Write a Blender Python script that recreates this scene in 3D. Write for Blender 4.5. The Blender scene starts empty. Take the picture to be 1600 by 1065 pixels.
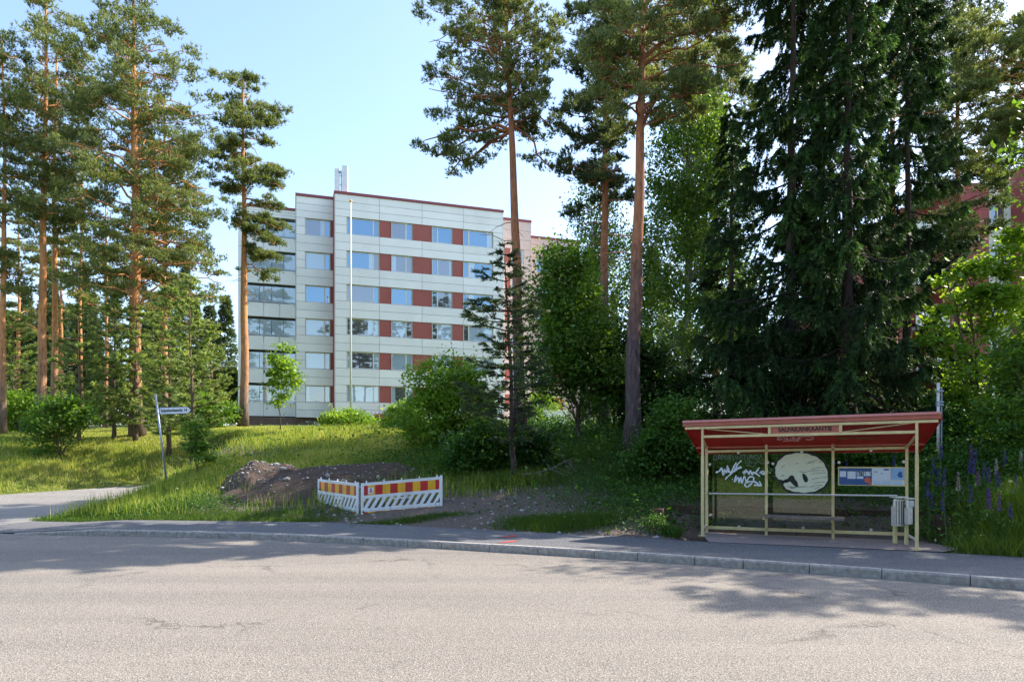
import bpy, math, random
import numpy as np
from mathutils import Vector, Matrix

# ------------------------------------------------------------------ camera, sky, sun
scene = bpy.context.scene
C = scene.collection
F = 1066.67; CX = 800.0; HY = 715.0; EYE = 1.6
cam_d = bpy.data.cameras.new("camera"); cam = bpy.data.objects.new("camera", cam_d); C.objects.link(cam)
cam.location = (0, 0, EYE); cam.rotation_euler = (math.radians(90), 0, 0)
cam_d.lens = 24; cam_d.sensor_width = 36; cam_d.shift_y = (HY - 532.5) / 1600
cam_d.clip_end = 2000; scene.camera = cam
SUN_AZ, SUN_EL = 67.0, 41.5
w = bpy.data.worlds.new("World"); scene.world = w; w.use_nodes = True
nt = w.node_tree; bg = nt.nodes["Background"]
sky = nt.nodes.new("ShaderNodeTexSky"); sky.sky_type = 'NISHITA'; sky.sun_disc = False
sky.sun_elevation = math.radians(SUN_EL); sky.sun_rotation = math.radians(SUN_AZ)
sky.air_density = 1.0; sky.dust_density = 1.2; sky.ozone_density = 1.0; sky.altitude = 100
nt.links.new(sky.outputs[0], bg.inputs[0]); bg.inputs[1].default_value = 0.15
sun_d = bpy.data.lights.new("sun", 'SUN'); sun = bpy.data.objects.new("sun", sun_d); C.objects.link(sun)
sun_d.energy = 3.8; sun_d.angle = math.radians(0.5); sun_d.color = (1.0, 0.93, 0.82)
az, el = math.radians(SUN_AZ), math.radians(SUN_EL)
sdir = Vector((math.sin(az) * math.cos(el), math.cos(az) * math.cos(el), math.sin(el)))
sun.rotation_euler = sdir.to_track_quat('Z', 'Y').to_euler()
sun.location = (30, 20, 60)
scene.view_settings.view_transform = 'Standard'; scene.view_settings.look = 'None'
scene.view_settings.exposure = 1.5; scene.view_settings.gamma = 1
scene.cycles.max_bounces = 6; scene.cycles.transparent_max_bounces = 12
scene.cycles.use_denoising = True

R = np.random.default_rng(7)
rnd = random.Random(5)

# ------------------------------------------------------------------ helpers
def Wp(px, py, d):
    return np.array([(px - CX) / F * d, d, EYE - (py - HY) / F * d])

class MB:
    def __init__(s): s.v = []; s.f = []; s.n = 0
    def add(s, vs, fs):
        vs = np.asarray(vs, float).reshape(-1, 3)
        s.v.append(vs); s.f += [tuple(int(i) + s.n for i in f) for f in fs]; s.n += len(vs); return s
    def hexa(s, p):   # 8 points: bottom 4 ccw, top 4 ccw
        return s.add(p, [(3, 2, 1, 0), (4, 5, 6, 7), (0, 1, 5, 4), (1, 2, 6, 5), (2, 3, 7, 6), (3, 0, 4, 7)])
    def box(s, x0, x1, y0, y1, z0, z1):
        return s.hexa([(x0,y0,z0),(x1,y0,z0),(x1,y1,z0),(x0,y1,z0),(x0,y0,z1),(x1,y0,z1),(x1,y1,z1),(x0,y1,z1)])
    def bar(s, a, b, wd, ht, up=(0,0,1)):   # rectangular bar from a to b
        a = np.array(a, float); b = np.array(b, float); d = b - a; d /= np.linalg.norm(d)
        u = np.array(up, float)
        if abs(d @ u) > .95: u = np.array([1., 0, 0])
        r = np.cross(d, u); r /= np.linalg.norm(r); u = np.cross(r, d)
        q = [(-1,-1),(1,-1),(1,1),(-1,1)]
        p = [a + r*wd/2*i + u*ht/2*j for i, j in q] + [b + r*wd/2*i + u*ht/2*j for i, j in q]
        return s.hexa(p)
    def tube(s, pts, rad, n=8, cap=True):
        pts = np.asarray(pts, float); m = len(pts)
        rad = np.full(m, rad) if np.isscalar(rad) else np.asarray(rad, float)
        t = np.gradient(pts, axis=0); t /= np.linalg.norm(t, axis=1)[:, None] + 1e-9
        ref = np.array([0, 0, 1.]) if abs(t[0][2]) < .9 else np.array([1., 0, 0])
        u = np.cross(t, ref); u /= np.linalg.norm(u, axis=1)[:, None] + 1e-9; v = np.cross(t, u)
        a = np.arange(n) * 2 * math.pi / n
        ring = pts[:, None] + rad[:, None, None] * (np.cos(a)[None, :, None] * u[:, None] + np.sin(a)[None, :, None] * v[:, None])
        fs = [(i*n+j, i*n+(j+1) % n, (i+1)*n+(j+1) % n, (i+1)*n+j) for i in range(m-1) for j in range(n)]
        if cap: fs += [tuple(range(n-1, -1, -1)), tuple((m-1)*n+j for j in range(n))]
        return s.add(ring.reshape(-1, 3), fs)
    def prism(s, outline, o, ex, ey, ez, th):  # 2d outline in plane ex,ey at o, thickness along ez
        o, ex, ey, ez = (np.array(q, float) for q in (o, ex, ey, ez)); n = len(outline)
        a = [o + ex*p[0] + ey*p[1] for p in outline]; b = [p + ez*th for p in a]
        return s.add(a + b, [tuple(range(n-1, -1, -1)), tuple(range(n, 2*n))] + [(i, (i+1) % n, n+(i+1) % n, n+i) for i in range(n)])

def link(name, me, parent=None, m=None):
    o = bpy.data.objects.new(name, me); C.objects.link(o)
    if m is not None: me.materials.append(m)
    if parent is not None: o.parent = parent
    return o
def obj(name, mb, m, parent=None, local=False, smooth=False, origin=None):
    v = np.concatenate(mb.v)
    org = np.array([0, 0, 0.])
    if parent is not None and not local: org = np.array(root_loc(parent))
    if origin is not None: org = np.array(origin, float)
    me = bpy.data.meshes.new(name); me.from_pydata((v - org).tolist(), [], mb.f); me.update()
    if smooth: me.polygons.foreach_set('use_smooth', [True]*len(me.polygons))
    o = link(name, me, parent, m)
    if origin is not None and parent is None: o.location = origin
    return o
def root_loc(p):
    l = Vector((0, 0, 0))
    while p is not None: l += p.location; p = p.parent
    return l
def tag(o, label=None, cat=None, group=None, kind=None):
    if label: o['label'] = label
    if cat: o['category'] = cat
    if group: o['group'] = group
    if kind: o['kind'] = kind
    return o
def empty(name, loc, label, cat, group=None, rz=0):
    o = bpy.data.objects.new(name, None); C.objects.link(o); o.location = loc; o.rotation_euler = (0, 0, rz)
    o.empty_display_size = .3
    return tag(o, label, cat, group)
def structure(name, mb, m, smooth=False):
    return tag(obj(name, mb, m, smooth=smooth), kind='structure')
def fastmesh(name, P, tint, m, parent=None, smooth=False):
    """P (N,k,3) separate polygons with a per-face tint"""
    P = np.asarray(P, np.float32); N, k, _ = P.shape
    me = bpy.data.meshes.new(name)
    me.vertices.add(N*k); me.vertices.foreach_set('co', P.reshape(-1))
    me.loops.add(N*k); me.loops.foreach_set('vertex_index', np.arange(N*k, dtype=np.int32))
    me.polygons.add(N); me.polygons.foreach_set('loop_start', np.arange(0, N*k, k, dtype=np.int32))
    me.update(calc_edges=True)
    a = me.attributes.new('tint', 'FLOAT', 'FACE'); a.data.foreach_set('value', np.asarray(tint, np.float32))
    return link(name, me, parent, m)

# ------------------------------------------------------------------ materials
def mat(name):
    m = bpy.data.materials.new(name); m.use_nodes = True
    n = m.node_tree.nodes; l = m.node_tree.links
    return m, n, l, n['Principled BSDF']
def N_(n, t, **k):
    x = n.new('ShaderNode' + t)
    for a, b in k.items():
        if a in x.inputs: x.inputs[a].default_value = b
        else: setattr(x, a, b)
    return x
def ramp(n, stops):
    r = n.new('ShaderNodeValToRGB'); e = r.color_ramp.elements
    while len(e) > 1: e.remove(e[0])
    e[0].position = stops[0][0]; e[0].color = (*stops[0][1], 1)
    for p, c in stops[1:]:
        q = e.new(p); q.color = (*c, 1)
    return r
def mixc(n, l, fac, a, b, mode='MIX'):
    x = n.new('ShaderNodeMix'); x.data_type = 'RGBA'; x.blend_type = mode
    for s, v in ((x.inputs[0], fac), (x.inputs[6], a), (x.inputs[7], b)):
        if hasattr(v, 'links') or hasattr(v, 'is_linked'): l.new(v, s)
        elif isinstance(v, (int, float)): s.default_value = v
        else: s.default_value = (*v, 1)
    return x.outputs[2]
def coords(n, l, kind='Object', scale=(1, 1, 1)):
    t = N_(n, 'TexCoord'); mp = N_(n, 'Mapping'); mp.inputs['Scale'].default_value = scale
    l.new(t.outputs[kind], mp.inputs[0]); return mp.outputs[0]
def noise(n, l, vec, scale, detail=4, rough=.55):
    x = N_(n, 'TexNoise', Scale=scale, Detail=detail, Roughness=rough); l.new(vec, x.inputs['Vector']); return x.outputs[0]
def bump(n, l, h, bs, strength=.5, dist=.02):
    b = N_(n, 'Bump', Strength=strength, Distance=dist); l.new(h, b.inputs['Height']); l.new(b.outputs[0], bs.inputs['Normal']); return b

def simple(name, col, rough=.6, metal=0, var=.12, scale=6, bmp=.15, spec=.5, dirt=None):
    m, n, l, bs = mat(name)
    v = coords(n, l); f = noise(n, l, v, scale, 6)
    r = ramp(n, [(.3, tuple(c*(1-var) for c in col)), (.7, tuple(min(1, c*(1+var)) for c in col))])
    l.new(f, r.inputs[0]); out = r.outputs[0]
    if dirt:
        f2 = noise(n, l, coords(n, l, scale=(1, 1, .35)), scale*.45, 8, .7)
        rr = ramp(n, [(.5, (0,0,0)), (.75, (1,1,1))]); l.new(f2, rr.inputs[0])
        out = mixc(n, l, rr.outputs[0], out, dirt)
    l.new(out, bs.inputs['Base Color'])
    bs.inputs['Roughness'].default_value = rough; bs.inputs['Metallic'].default_value = metal
    bs.inputs['Specular IOR Level'].default_value = spec
    if bmp: bump(n, l, noise(n, l, v, scale*8, 4), bs, bmp, .005)
    return m

def foliage(name, stops, transl=.4, rough=.5, gloss=.25):
    m, n, l, bs = mat(name)
    a = N_(n, 'Attribute', attribute_name='tint')
    r = ramp(n, stops); l.new(a.outputs['Fac'], r.inputs[0])
    l.new(r.outputs[0], bs.inputs['Base Color']); bs.inputs['Roughness'].default_value = rough
    bs.inputs['Specular IOR Level'].default_value = gloss
    t = N_(n, 'BsdfTranslucent')
    c2 = mixc(n, l, 1.0, r.outputs[0], (1.4, 1.35, .62) if 'needles' in name else (1.5, 1.45, .55), 'MULTIPLY'); l.new(c2, t.inputs[0])
    mx = N_(n, 'MixShader'); mx.inputs[0].default_value = transl
    l.new(bs.outputs[0], mx.inputs[1]); l.new(t.outputs[0], mx.inputs[2])
    l.new(mx.outputs[0], n['Material Output'].inputs[0]); return m

M = {}
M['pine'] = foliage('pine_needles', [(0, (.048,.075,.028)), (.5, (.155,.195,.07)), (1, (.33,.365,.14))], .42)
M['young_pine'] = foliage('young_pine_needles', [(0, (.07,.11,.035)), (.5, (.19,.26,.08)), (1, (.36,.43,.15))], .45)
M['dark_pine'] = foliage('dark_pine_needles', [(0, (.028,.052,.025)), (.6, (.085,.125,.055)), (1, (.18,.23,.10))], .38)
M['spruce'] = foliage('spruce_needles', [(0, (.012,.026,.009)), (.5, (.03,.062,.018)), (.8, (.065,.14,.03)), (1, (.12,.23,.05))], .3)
M['leaf'] = foliage('broad_leaves', [(0, (.035,.085,.015)), (.5, (.095,.19,.03)), (1, (.21,.33,.06))], .5, .4, .4)
M['leaf_light'] = foliage('light_leaves', [(0, (.08,.16,.02)), (.5, (.17,.29,.035)), (1, (.34,.46,.08))], .5, .4, .35)
M['leaf_dark'] = foliage('dark_leaves', [(0, (.012,.035,.008)), (.6, (.03,.08,.015)), (1, (.08,.17,.03))], .45, .4, .4)
M['birch_leaf'] = foliage('birch_leaves', [(0, (.04,.09,.014)), (.5, (.11,.20,.03)), (1, (.24,.36,.06))], .5, .4, .45)
M['grass'] = foliage('grass_blades', [(0, (.04,.09,.015)), (.3, (.10,.17,.025)), (.55, (.24,.31,.045)), (.8, (.42,.42,.11)), (1, (.6,.50,.25))], .45, .55, .25)
M['weeds'] = foliage('weed_leaves', [(0, (.02,.06,.012)), (.5, (.06,.14,.022)), (1, (.14,.26,.045))], .45, .5, .3)
M['petal'] = foliage('lupin_petals', [(0, (.05,.04,.20)), (.4, (.09,.06,.27)), (.7, (.22,.07,.27)), (.9, (.35,.25,.36)), (1, (.42,.42,.36))], .3)

def bark(name, low, high, split=(.25, .5)):
    m, n, l, bs = mat(name)
    g = N_(n, 'TexCoord'); sp = N_(n, 'SeparateXYZ'); l.new(g.outputs['Generated'], sp.inputs[0])
    o = coords(n, l, scale=(1, 1, .22)); nz = noise(n, l, o, 14, 6, .65)
    nz2 = noise(n, l, coords(n, l), 1.2, 3)
    ad = N_(n, 'Math', operation='MULTIPLY_ADD'); l.new(nz2, ad.inputs[0]); ad.inputs[1].default_value = .25; l.new(sp.outputs[2], ad.inputs[2])
    r = ramp(n, [(split[0]+.12, (0,0,0)), (split[1]+.12, (1,1,1))]); l.new(ad.outputs[0], r.inputs[0])
    lo = ramp(n, [(.3, tuple(c*.35 for c in low)), (.55, low), (.75, tuple(c*1.5 for c in low))]); l.new(nz, lo.inputs[0])
    hi = ramp(n, [(.3, tuple(c*.55 for c in high)), (.5, high), (.75, tuple(c*1.35 for c in high))]); l.new(nz, hi.inputs[0])
    l.new(mixc(n, l, r.outputs[0], lo.outputs[0], hi.outputs[0]), bs.inputs['Base Color'])
    bs.inputs['Roughness'].default_value = .9; bs.inputs['Specular IOR Level'].default_value = .2
    bump(n, l, nz, bs, 1.0, .04); return m
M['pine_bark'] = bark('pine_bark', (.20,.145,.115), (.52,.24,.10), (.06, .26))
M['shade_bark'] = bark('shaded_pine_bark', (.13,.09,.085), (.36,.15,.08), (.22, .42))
M['spruce_bark'] = bark('spruce_bark', (.07,.05,.045), (.08,.055,.045))
M['birch_bark'] = bark('birch_bark', (.35,.33,.30), (.5,.48,.45))
M['dead_wood'] = bark('dead_wood', (.16,.14,.12), (.18,.15,.13))
M['twig'] = bark('twig_bark', (.12,.09,.065), (.15,.10,.07))

def asphalt(name, c0, c1, pebble, scale=55.0):
    m, n, l, bs = mat(name); v = coords(n, l)
    vo = N_(n, 'TexVoronoi', Scale=scale); l.new(v, vo.inputs['Vector'])
    fine = noise(n, l, v, scale*.8, 3, .7); big = noise(n, l, v, .35, 5, .6)
    st_ = coords(n, l, scale=(.10, 1.3, 1)); st_.node.inputs['Rotation'].default_value = (0, 0, math.radians(22)); streak = noise(n, l, st_, 1.3, 5, .6)
    r1 = ramp(n, [(.25, c0), (.75, c1)]); l.new(big, r1.inputs[0])
    c = mixc(n, l, .55, r1.outputs[0], mixc(n, l, streak, tuple(x*.66 for x in c0), tuple(x*1.2 for x in c1)))
    r2 = ramp(n, [(0, (.12,.12,.14)), (.3, (.62,.62,.62)), (.55, (1,1,1)), (1, (1.15,1.1,1.04))]); l.new(vo.outputs['Color'], r2.inputs[0])
    ln_ = coords(n, l, scale=(.03, .55, 1)); ln_.node.inputs['Rotation'].default_value = (0, 0, math.radians(24)); rl = ramp(n, [(.35, (.80,.80,.82)), (.6, (1.06,1.05,1.04))]); l.new(noise(n, l, ln_, 1.6, 3, .5), rl.inputs[0])
    c = mixc(n, l, 1.0, c, rl.outputs[0], 'MULTIPLY')
    st2 = ramp(n, [(.64, (1,1,1)), (.72, (.72,.72,.74))]); l.new(noise(n, l, v, 1.1, 6, .75), st2.inputs[0]); c = mixc(n, l, .6, c, st2.outputs[0], 'MULTIPLY')
    c = mixc(n, l, .75, c, r2.outputs[0], 'MULTIPLY')
    r3 = ramp(n, [(.52, (0,0,0)), (.62, (1,1,1))]); l.new(fine, r3.inputs[0])
    c = mixc(n, l, r3.outputs[0], c, pebble)
    # cracks
    vc = N_(n, 'TexVoronoi', Scale=.33, feature='DISTANCE_TO_EDGE'); 
    wob = N_(n, 'TexNoise', Scale=1.5, Detail=6.0, Roughness=.7); l.new(v, wob.inputs['Vector'])
    wv = N_(n, 'VectorMath', operation='MULTIPLY_ADD'); l.new(wob.outputs['Color'], wv.inputs[0]); wv.inputs[1].default_value = (1.3,1.3,0); l.new(v, wv.inputs[2])
    l.new(wv.outputs[0], vc.inputs['Vector'])
    rc = ramp(n, [(0, (1,1,1)), (.012, (0,0,0))]); l.new(vc.outputs['Distance'], rc.inputs[0])
    pat = ramp(n, [(.5, (0,0,0)), (.62, (.75,.75,.75))]); l.new(big, pat.inputs[0])
    cf = mixc(n, l, 1.0, rc.outputs[0], pat.outputs[0], 'MULTIPLY')
    c = mixc(n, l, cf, c, tuple(x*.3 for x in c0))
    l.new(c, bs.inputs['Base Color']); bs.inputs['Roughness'].default_value = .88; bs.inputs['Specular IOR Level'].default_value = .3
    bump(n, l, vo.outputs['Distance'], bs, .7, .008); return m
M['road'] = asphalt('road_asphalt', (.185,.162,.138), (.25,.218,.186), (.40,.36,.315), 85)
M['walk'] = asphalt('pavement_asphalt', (.11,.11,.115), (.15,.148,.15), (.27,.265,.27), 85)  # the pavement's shade is put into this darker, bluer colour
M['side'] = asphalt('side_road_asphalt', (.20,.185,.17), (.28,.26,.24), (.4,.38,.35), 55)

def ground_mat():
    m, n, l, bs = mat('grassy_ground'); v = coords(n, l)
    a = N_(n, 'Attribute', attribute_name='soil')
    big = noise(n, l, v, .8, 6, .65); f = noise(n, l, v, 9, 6, .7); s = noise(n, l, v, 40, 4, .7)
    gr = ramp(n, [(.3, (.055,.085,.022)), (.5, (.12,.16,.04)), (.7, (.22,.21,.075))]); l.new(f, gr.inputs[0])
    so = ramp(n, [(.3, (.08,.055,.042)), (.5, (.155,.115,.09)), (.66, (.25,.20,.165)), (.78, (.42,.38,.34))]); l.new(s, so.inputs[0])
    so2 = mixc(n, l, big, so.outputs[0], (.20,.155,.13)); 
    ad = N_(n, 'Math', operation='MULTIPLY_ADD'); l.new(big, ad.inputs[0]); ad.inputs[1].default_value = .7; l.new(a.outputs['Fac'], ad.inputs[2])
    rr = ramp(n, [(.66, (0,0,0)), (.86, (1,1,1))]); l.new(ad.outputs[0], rr.inputs[0])
    l.new(mixc(n, l, rr.outputs[0], gr.outputs[0], so2), bs.inputs['Base Color'])
    bs.inputs['Roughness'].default_value = .95; bs.inputs['Specular IOR Level'].default_value = .1
    bump(n, l, s, bs, .9, .05); return m
M['ground'] = ground_mat()
def soil_mat():
    m, n, l, bs = mat('heaped_soil'); v = coords(n, l)
    s = noise(n, l, v, 22, 8, .75); b = noise(n, l, v, 1.6, 5)
    so = ramp(n, [(.3, (.05,.037,.03)), (.5, (.115,.085,.068)), (.62, (.18,.14,.115)), (.76, (.34,.30,.27))]); l.new(s, so.inputs[0])
    l.new(mixc(n, l, b, so.outputs[0], (.15,.105,.08)), bs.inputs['Base Color'])
    bs.inputs['Roughness'].default_value = .95; bs.inputs['Specular IOR Level'].default_value = .15
    bump(n, l, s, bs, 1, .08); return m
M['soil'] = soil_mat()
M['stone'] = simple('pale_stone', (.34,.32,.30), .85, var=.45, scale=5)
M['kerb'] = simple('granite_kerb', (.35,.315,.28), .85, var=.35, scale=14, bmp=.6, dirt=(.28,.24,.20))
def pavers():
    m, n, l, bs = mat('red_pavers'); v = coords(n, l)
    b = N_(n, 'TexBrick', Scale=1.0); b.inputs['Brick Width'].default_value = .21; b.inputs['Row Height'].default_value = .105
    b.inputs['Mortar Size'].default_value = .008; b.inputs['Color1'].default_value = (.27,.195,.175,1); b.inputs['Color2'].default_value = (.22,.155,.14,1); b.inputs['Mortar'].default_value = (.09,.075,.065,1)
    mp = coords(n, l); mp.node.inputs['Rotation'].default_value = (0, 0, math.radians(29)); l.new(mp, b.inputs['Vector'])
    nz = noise(n, l, v, 9, 6, .7)
    l.new(mixc(n, l, nz, b.outputs[0], (.30,.24,.21)), bs.inputs['Base Color']); bs.inputs['Roughness'].default_value = .9
    bump(n, l, b.outputs['Fac'], bs, -.4, .01); return m
M['pavers'] = pavers()
def brick():
    m, n, l, bs = mat('dark_brick'); v = coords(n, l)
    sp = N_(n, 'SeparateXYZ'); l.new(v, sp.inputs[0]); ad = N_(n, 'Math', operation='ADD'); l.new(sp.outputs[0], ad.inputs[0]); l.new(sp.outputs[1], ad.inputs[1])
    cb = N_(n, 'CombineXYZ'); l.new(ad.outputs[0], cb.inputs[0]); l.new(sp.outputs[2], cb.inputs[1])
    b = N_(n, 'TexBrick', Scale=1.0); b.inputs['Brick Width'].default_value = .27; b.inputs['Row Height'].default_value = .085
    b.inputs['Mortar Size'].default_value = .012; b.inputs['Color1'].default_value = (.15,.06,.04,1); b.inputs['Color2'].default_value = (.09,.045,.035,1); b.inputs['Mortar'].default_value = (.05,.045,.04,1)
    l.new(cb.outputs[0], b.inputs['Vector'])
    nz = noise(n, l, v, 5, 6, .7)
    r = ramp(n, [(.5,(0,0,0)),(.7,(1,1,1))]); l.new(nz, r.inputs[0])
    l.new(mixc(n, l, r.outputs[0], b.outputs[0], (.06,.06,.035)), bs.inputs['Base Color']); bs.inputs['Roughness'].default_value = .95
    bump(n, l, b.outputs['Fac'], bs, -.8, .02); return m
M['brick'] = brick()
M['panel'] = simple('cream_facade_panel', (.86,.845,.80), .6, var=.04, scale=.6, bmp=.05, dirt=(.78,.765,.71))
def islands(m, amt):
    n, l = m.node_tree.nodes, m.node_tree.links; bs = n['Principled BSDF']; src = bs.inputs['Base Color'].links[0].from_socket
    g = N_(n, 'NewGeometry'); mr = N_(n, 'MapRange'); mr.inputs['To Min'].default_value = 1-amt; mr.inputs['To Max'].default_value = 1+amt*.3; l.new(g.outputs['Random Per Island'], mr.inputs[0])
    cc = N_(n, 'CombineColor'); [l.new(mr.outputs[0], cc.inputs[i]) for i in range(3)]
    l.new(mixc(n, l, 1.0, src, cc.outputs[0], 'MULTIPLY'), bs.inputs['Base Color'])
islands(M['panel'], .07)
M['panel_joint'] = simple('panel_joint', (.18,.18,.18), .9, bmp=0)
M['infill'] = simple('red_infill_panel', (.35,.088,.065), .6, var=.08, scale=1.2, bmp=.05)
M['redcap'] = simple('red_metal_cap', (.25,.05,.05), .5, var=.05)
M['pinkwall'] = simple('pink_beige_panel', (.62,.47,.42), .7, var=.05)
M['redwall'] = simple('red_facade', (.34,.075,.07), .7, var=.08, scale=1)
M['basement'] = simple('brown_basement_wall', (.15,.10,.075), .9, var=.2, scale=3)
M['winframe'] = simple('cream_window_frame', (.72,.68,.56), .5, var=.03, bmp=0)
M['sill'] = simple('metal_sill', (.5,.52,.55), .4, .5, bmp=0)
M['steel'] = simple('brushed_steel', (.66,.62,.56), .35, .3, var=.12, scale=20, bmp=.1)
M['galv'] = simple('galvanised_metal', (.33,.37,.45), .5, .5, var=.15, scale=12)
M['cream'] = simple('cream_painted_steel', (.70,.56,.27), .45, var=.10, scale=7, dirt=(.50,.36,.18))
M['roofred'] = simple('red_roof_sheet', (.42,.02,.014), .5, var=.14, scale=3, dirt=(.28,.02,.015))
M['fascia'] = simple('faded_red_fascia', (.44,.12,.075), .6, var=.1, scale=6, dirt=(.38,.15,.10))
M['rooftop'] = simple('pink_faded_roof_edge', (.62,.24,.22), .6, var=.1, scale=6)
M['bench'] = simple('weathered_bench_wood', (.20,.15,.12), .8, var=.3, scale=9)
M['white'] = simple('white_plastic', (.78,.79,.80), .4, var=.05, scale=3, dirt=(.62,.60,.56))
M['polepaint'] = simple('cream_pole_paint', (.62,.60,.52), .5, var=.05)
M['red'] = simple('red_reflective', (.50,.018,.02), .35, var=.12, bmp=0, dirt=(.30,.06,.05))
M['yellow'] = simple('amber_reflective', (.80,.40,.02), .35, var=.12, bmp=0, dirt=(.50,.28,.06))
M['black'] = simple('black_paint', (.012,.012,.012), .6, bmp=0)
M['rubber'] = simple('dark_rubber', (.03,.03,.03), .8)
M['boardwhite'] = simple('white_sign_face', (.72,.74,.78), .4, bmp=0, var=.03)
M['paperblue'] = simple('blue_poster', (.035,.10,.26), .5, bmp=0, var=.05)
M['paperwhite'] = simple('white_poster', (.62,.68,.74), .5, bmp=0, var=.03)
M['paperlight'] = simple('light_blue_map', (.26,.45,.68), .5, bmp=0, var=.03)
M['orange'] = simple('orange_dot', (.62,.12,.06), .5, bmp=0)
M['spraywhite'] = simple('white_spray_paint', (.75,.80,.85), .5, bmp=0, var=.1)
M['sprayhaze'] = simple('grey_scratched_paint', (.22,.26,.22), .6, bmp=0, var=.2)
M['spraypink'] = simple('pink_marker', (.85,.42,.42), .5, bmp=0)
M['spraygreen'] = simple('green_marker', (.12,.14,.03), .5, bmp=0)
M['spraycream'] = simple('cream_spray_paint', (.70,.70,.50), .6, bmp=0, var=.06, scale=8)
M['sprayred'] = simple('red_marking_paint', (.45,.06,.05), .8, bmp=0)
M['concrete'] = simple('painted_concrete', (.5,.5,.47), .8, var=.08)
M['antenna'] = simple('white_antenna', (.75,.76,.78), .5, bmp=0)
M['curtain_red'] = simple('dark_red_curtain', (.20,.02,.04), .8)
M['curtain_white'] = simple('white_lace_curtain', (.65,.65,.62), .8)
M['yellowwall'] = simple('yellow_brick_base', (.45,.33,.17), .8)

def glass(name, refl, tint, inner, transp=0.0):
    m, n, l, bs = mat(name)
    bs.inputs['Base Color'].default_value = (*inner, 1); bs.inputs['Roughness'].default_value = .5
    g = N_(n, 'BsdfGlossy', Roughness=.02); g.inputs[0].default_value = (*tint, 1)
    v = coords(n, l); bp = N_(n, 'Bump', Strength=.12, Distance=.01); l.new(noise(n, l, v, .9, 2), bp.inputs['Height']); l.new(bp.outputs[0], g.inputs['Normal'])
    base = bs.outputs[0]
    if transp:
        t = N_(n, 'BsdfTransparent'); t.inputs[0].default_value = (.82,.86,.82,1)
        mt = N_(n, 'MixShader'); mt.inputs[0].default_value = transp; l.new(base, mt.inputs[1]); l.new(t.outputs[0], mt.inputs[2]); base = mt.outputs[0]
    fr = N_(n, 'Fresnel', IOR=1.35 if transp > .9 else 1.5)
    ad = N_(n, 'Math', operation='ADD', use_clamp=True); l.new(fr.outputs[0], ad.inputs[0]); ad.inputs[1].default_value = refl
    mx = N_(n, 'MixShader'); l.new(ad.outputs[0], mx.inputs[0]); l.new(base, mx.inputs[1]); l.new(g.outputs[0], mx.inputs[2])
    l.new(mx.outputs[0], n['Material Output'].inputs[0]); return m
M['pane'] = glass('window_glass', .30, (.55,.80,1.0), (.03,.07,.13))
M['pane_blind'] = glass('window_glass_with_blind', .18, (.9,.97,1.0), (.36,.46,.55))
M['pane_dark'] = glass('window_glass_dark_room', .22, (.9,.95,1.0), (.05,.05,.06))
M['shelter_glass'] = glass('shelter_glass', .05, (.9,.95,.85), (.03,.04,.02), .95)
M['balcony_glass'] = glass('balcony_glass', .15, (.9,.97,1.0), (.42,.52,.60), .22)

# ------------------------------------------------------------------ layout: roads
KERB = [(-13.6,17.0)] + [tuple(Wp(x, y, 1)[:2] * (EYE*F/(y-HY))) for x, y in ((20,826.5),(200,828.5),(400,833),(600,842),(800,853),(1000,864.5),(1200,878),(1400,892),(1600,907))]
KERB = KERB[1:]
kd = np.array(KERB[-1]) - np.array(KERB[-3]); kd /= np.linalg.norm(kd)
KERB = KERB + [tuple(np.array(KERB[-1]) + kd*t) for t in (4, 12, 40)]
KERB = [(-70, 26.0), (-30, 19.3)] + KERB
BACK = [(-9.07,17.6),(-4.8,17.07),(-3.08,16.4),(0,14.97),(2.2,13.95),(3.2,13.7),(3.9,14.9),(7.9,13.1),(8.0,12.0),(7.4,11.65),(8.3,11.0)]
bd = kd
BACK += [tuple(np.array(BACK[-1]) + bd*t) for t in (4, 12, 40)]
SIDE = [(-13.2,18.6),(-13.5,22),(-13.4,26),(-12.2,30),(-11,33),(-15,33.5),(-16.2,30.2),(-19.5,26),(-21.5,23.5),(-30,21.5),(-70,29.0)]
HARD = list(reversed(BACK)) + SIDE + [(-70, -12), (60, -45)]
HARDA = np.array(HARD, float)
def poly_sd(X, Y, P):
    """distance to polygon boundary, negative inside"""
    d2 = np.full(X.shape, 1e18); inside = np.zeros(X.shape, bool); n = len(P)
    for i in range(n):
        a = P[i]; b = P[(i+1) % n]; e = b - a
        t = np.clip(((X-a[0])*e[0] + (Y-a[1])*e[1]) / (e @ e), 0, 1)
        d2 = np.minimum(d2, (X-a[0]-t*e[0])**2 + (Y-a[1]-t*e[1])**2)
        c = ((a[1] > Y) != (b[1] > Y)) & (X < (b[0]-a[0])*(Y-a[1])/(b[1]-a[1]+1e-12) + a[0]); inside ^= c
    d = np.sqrt(d2); return np.where(inside, -d, d)
def sstep(x, a, b):
    t = np.clip((x-a)/(b-a), 0, 1); return t*t*(3-2*t)
def hardz(X, Y):
    z = -.11*sstep(-X, 9.5, 12.0)
    return z + np.maximum(0, Y-20)*.05*sstep(-X, 10, 11.5)

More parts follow.
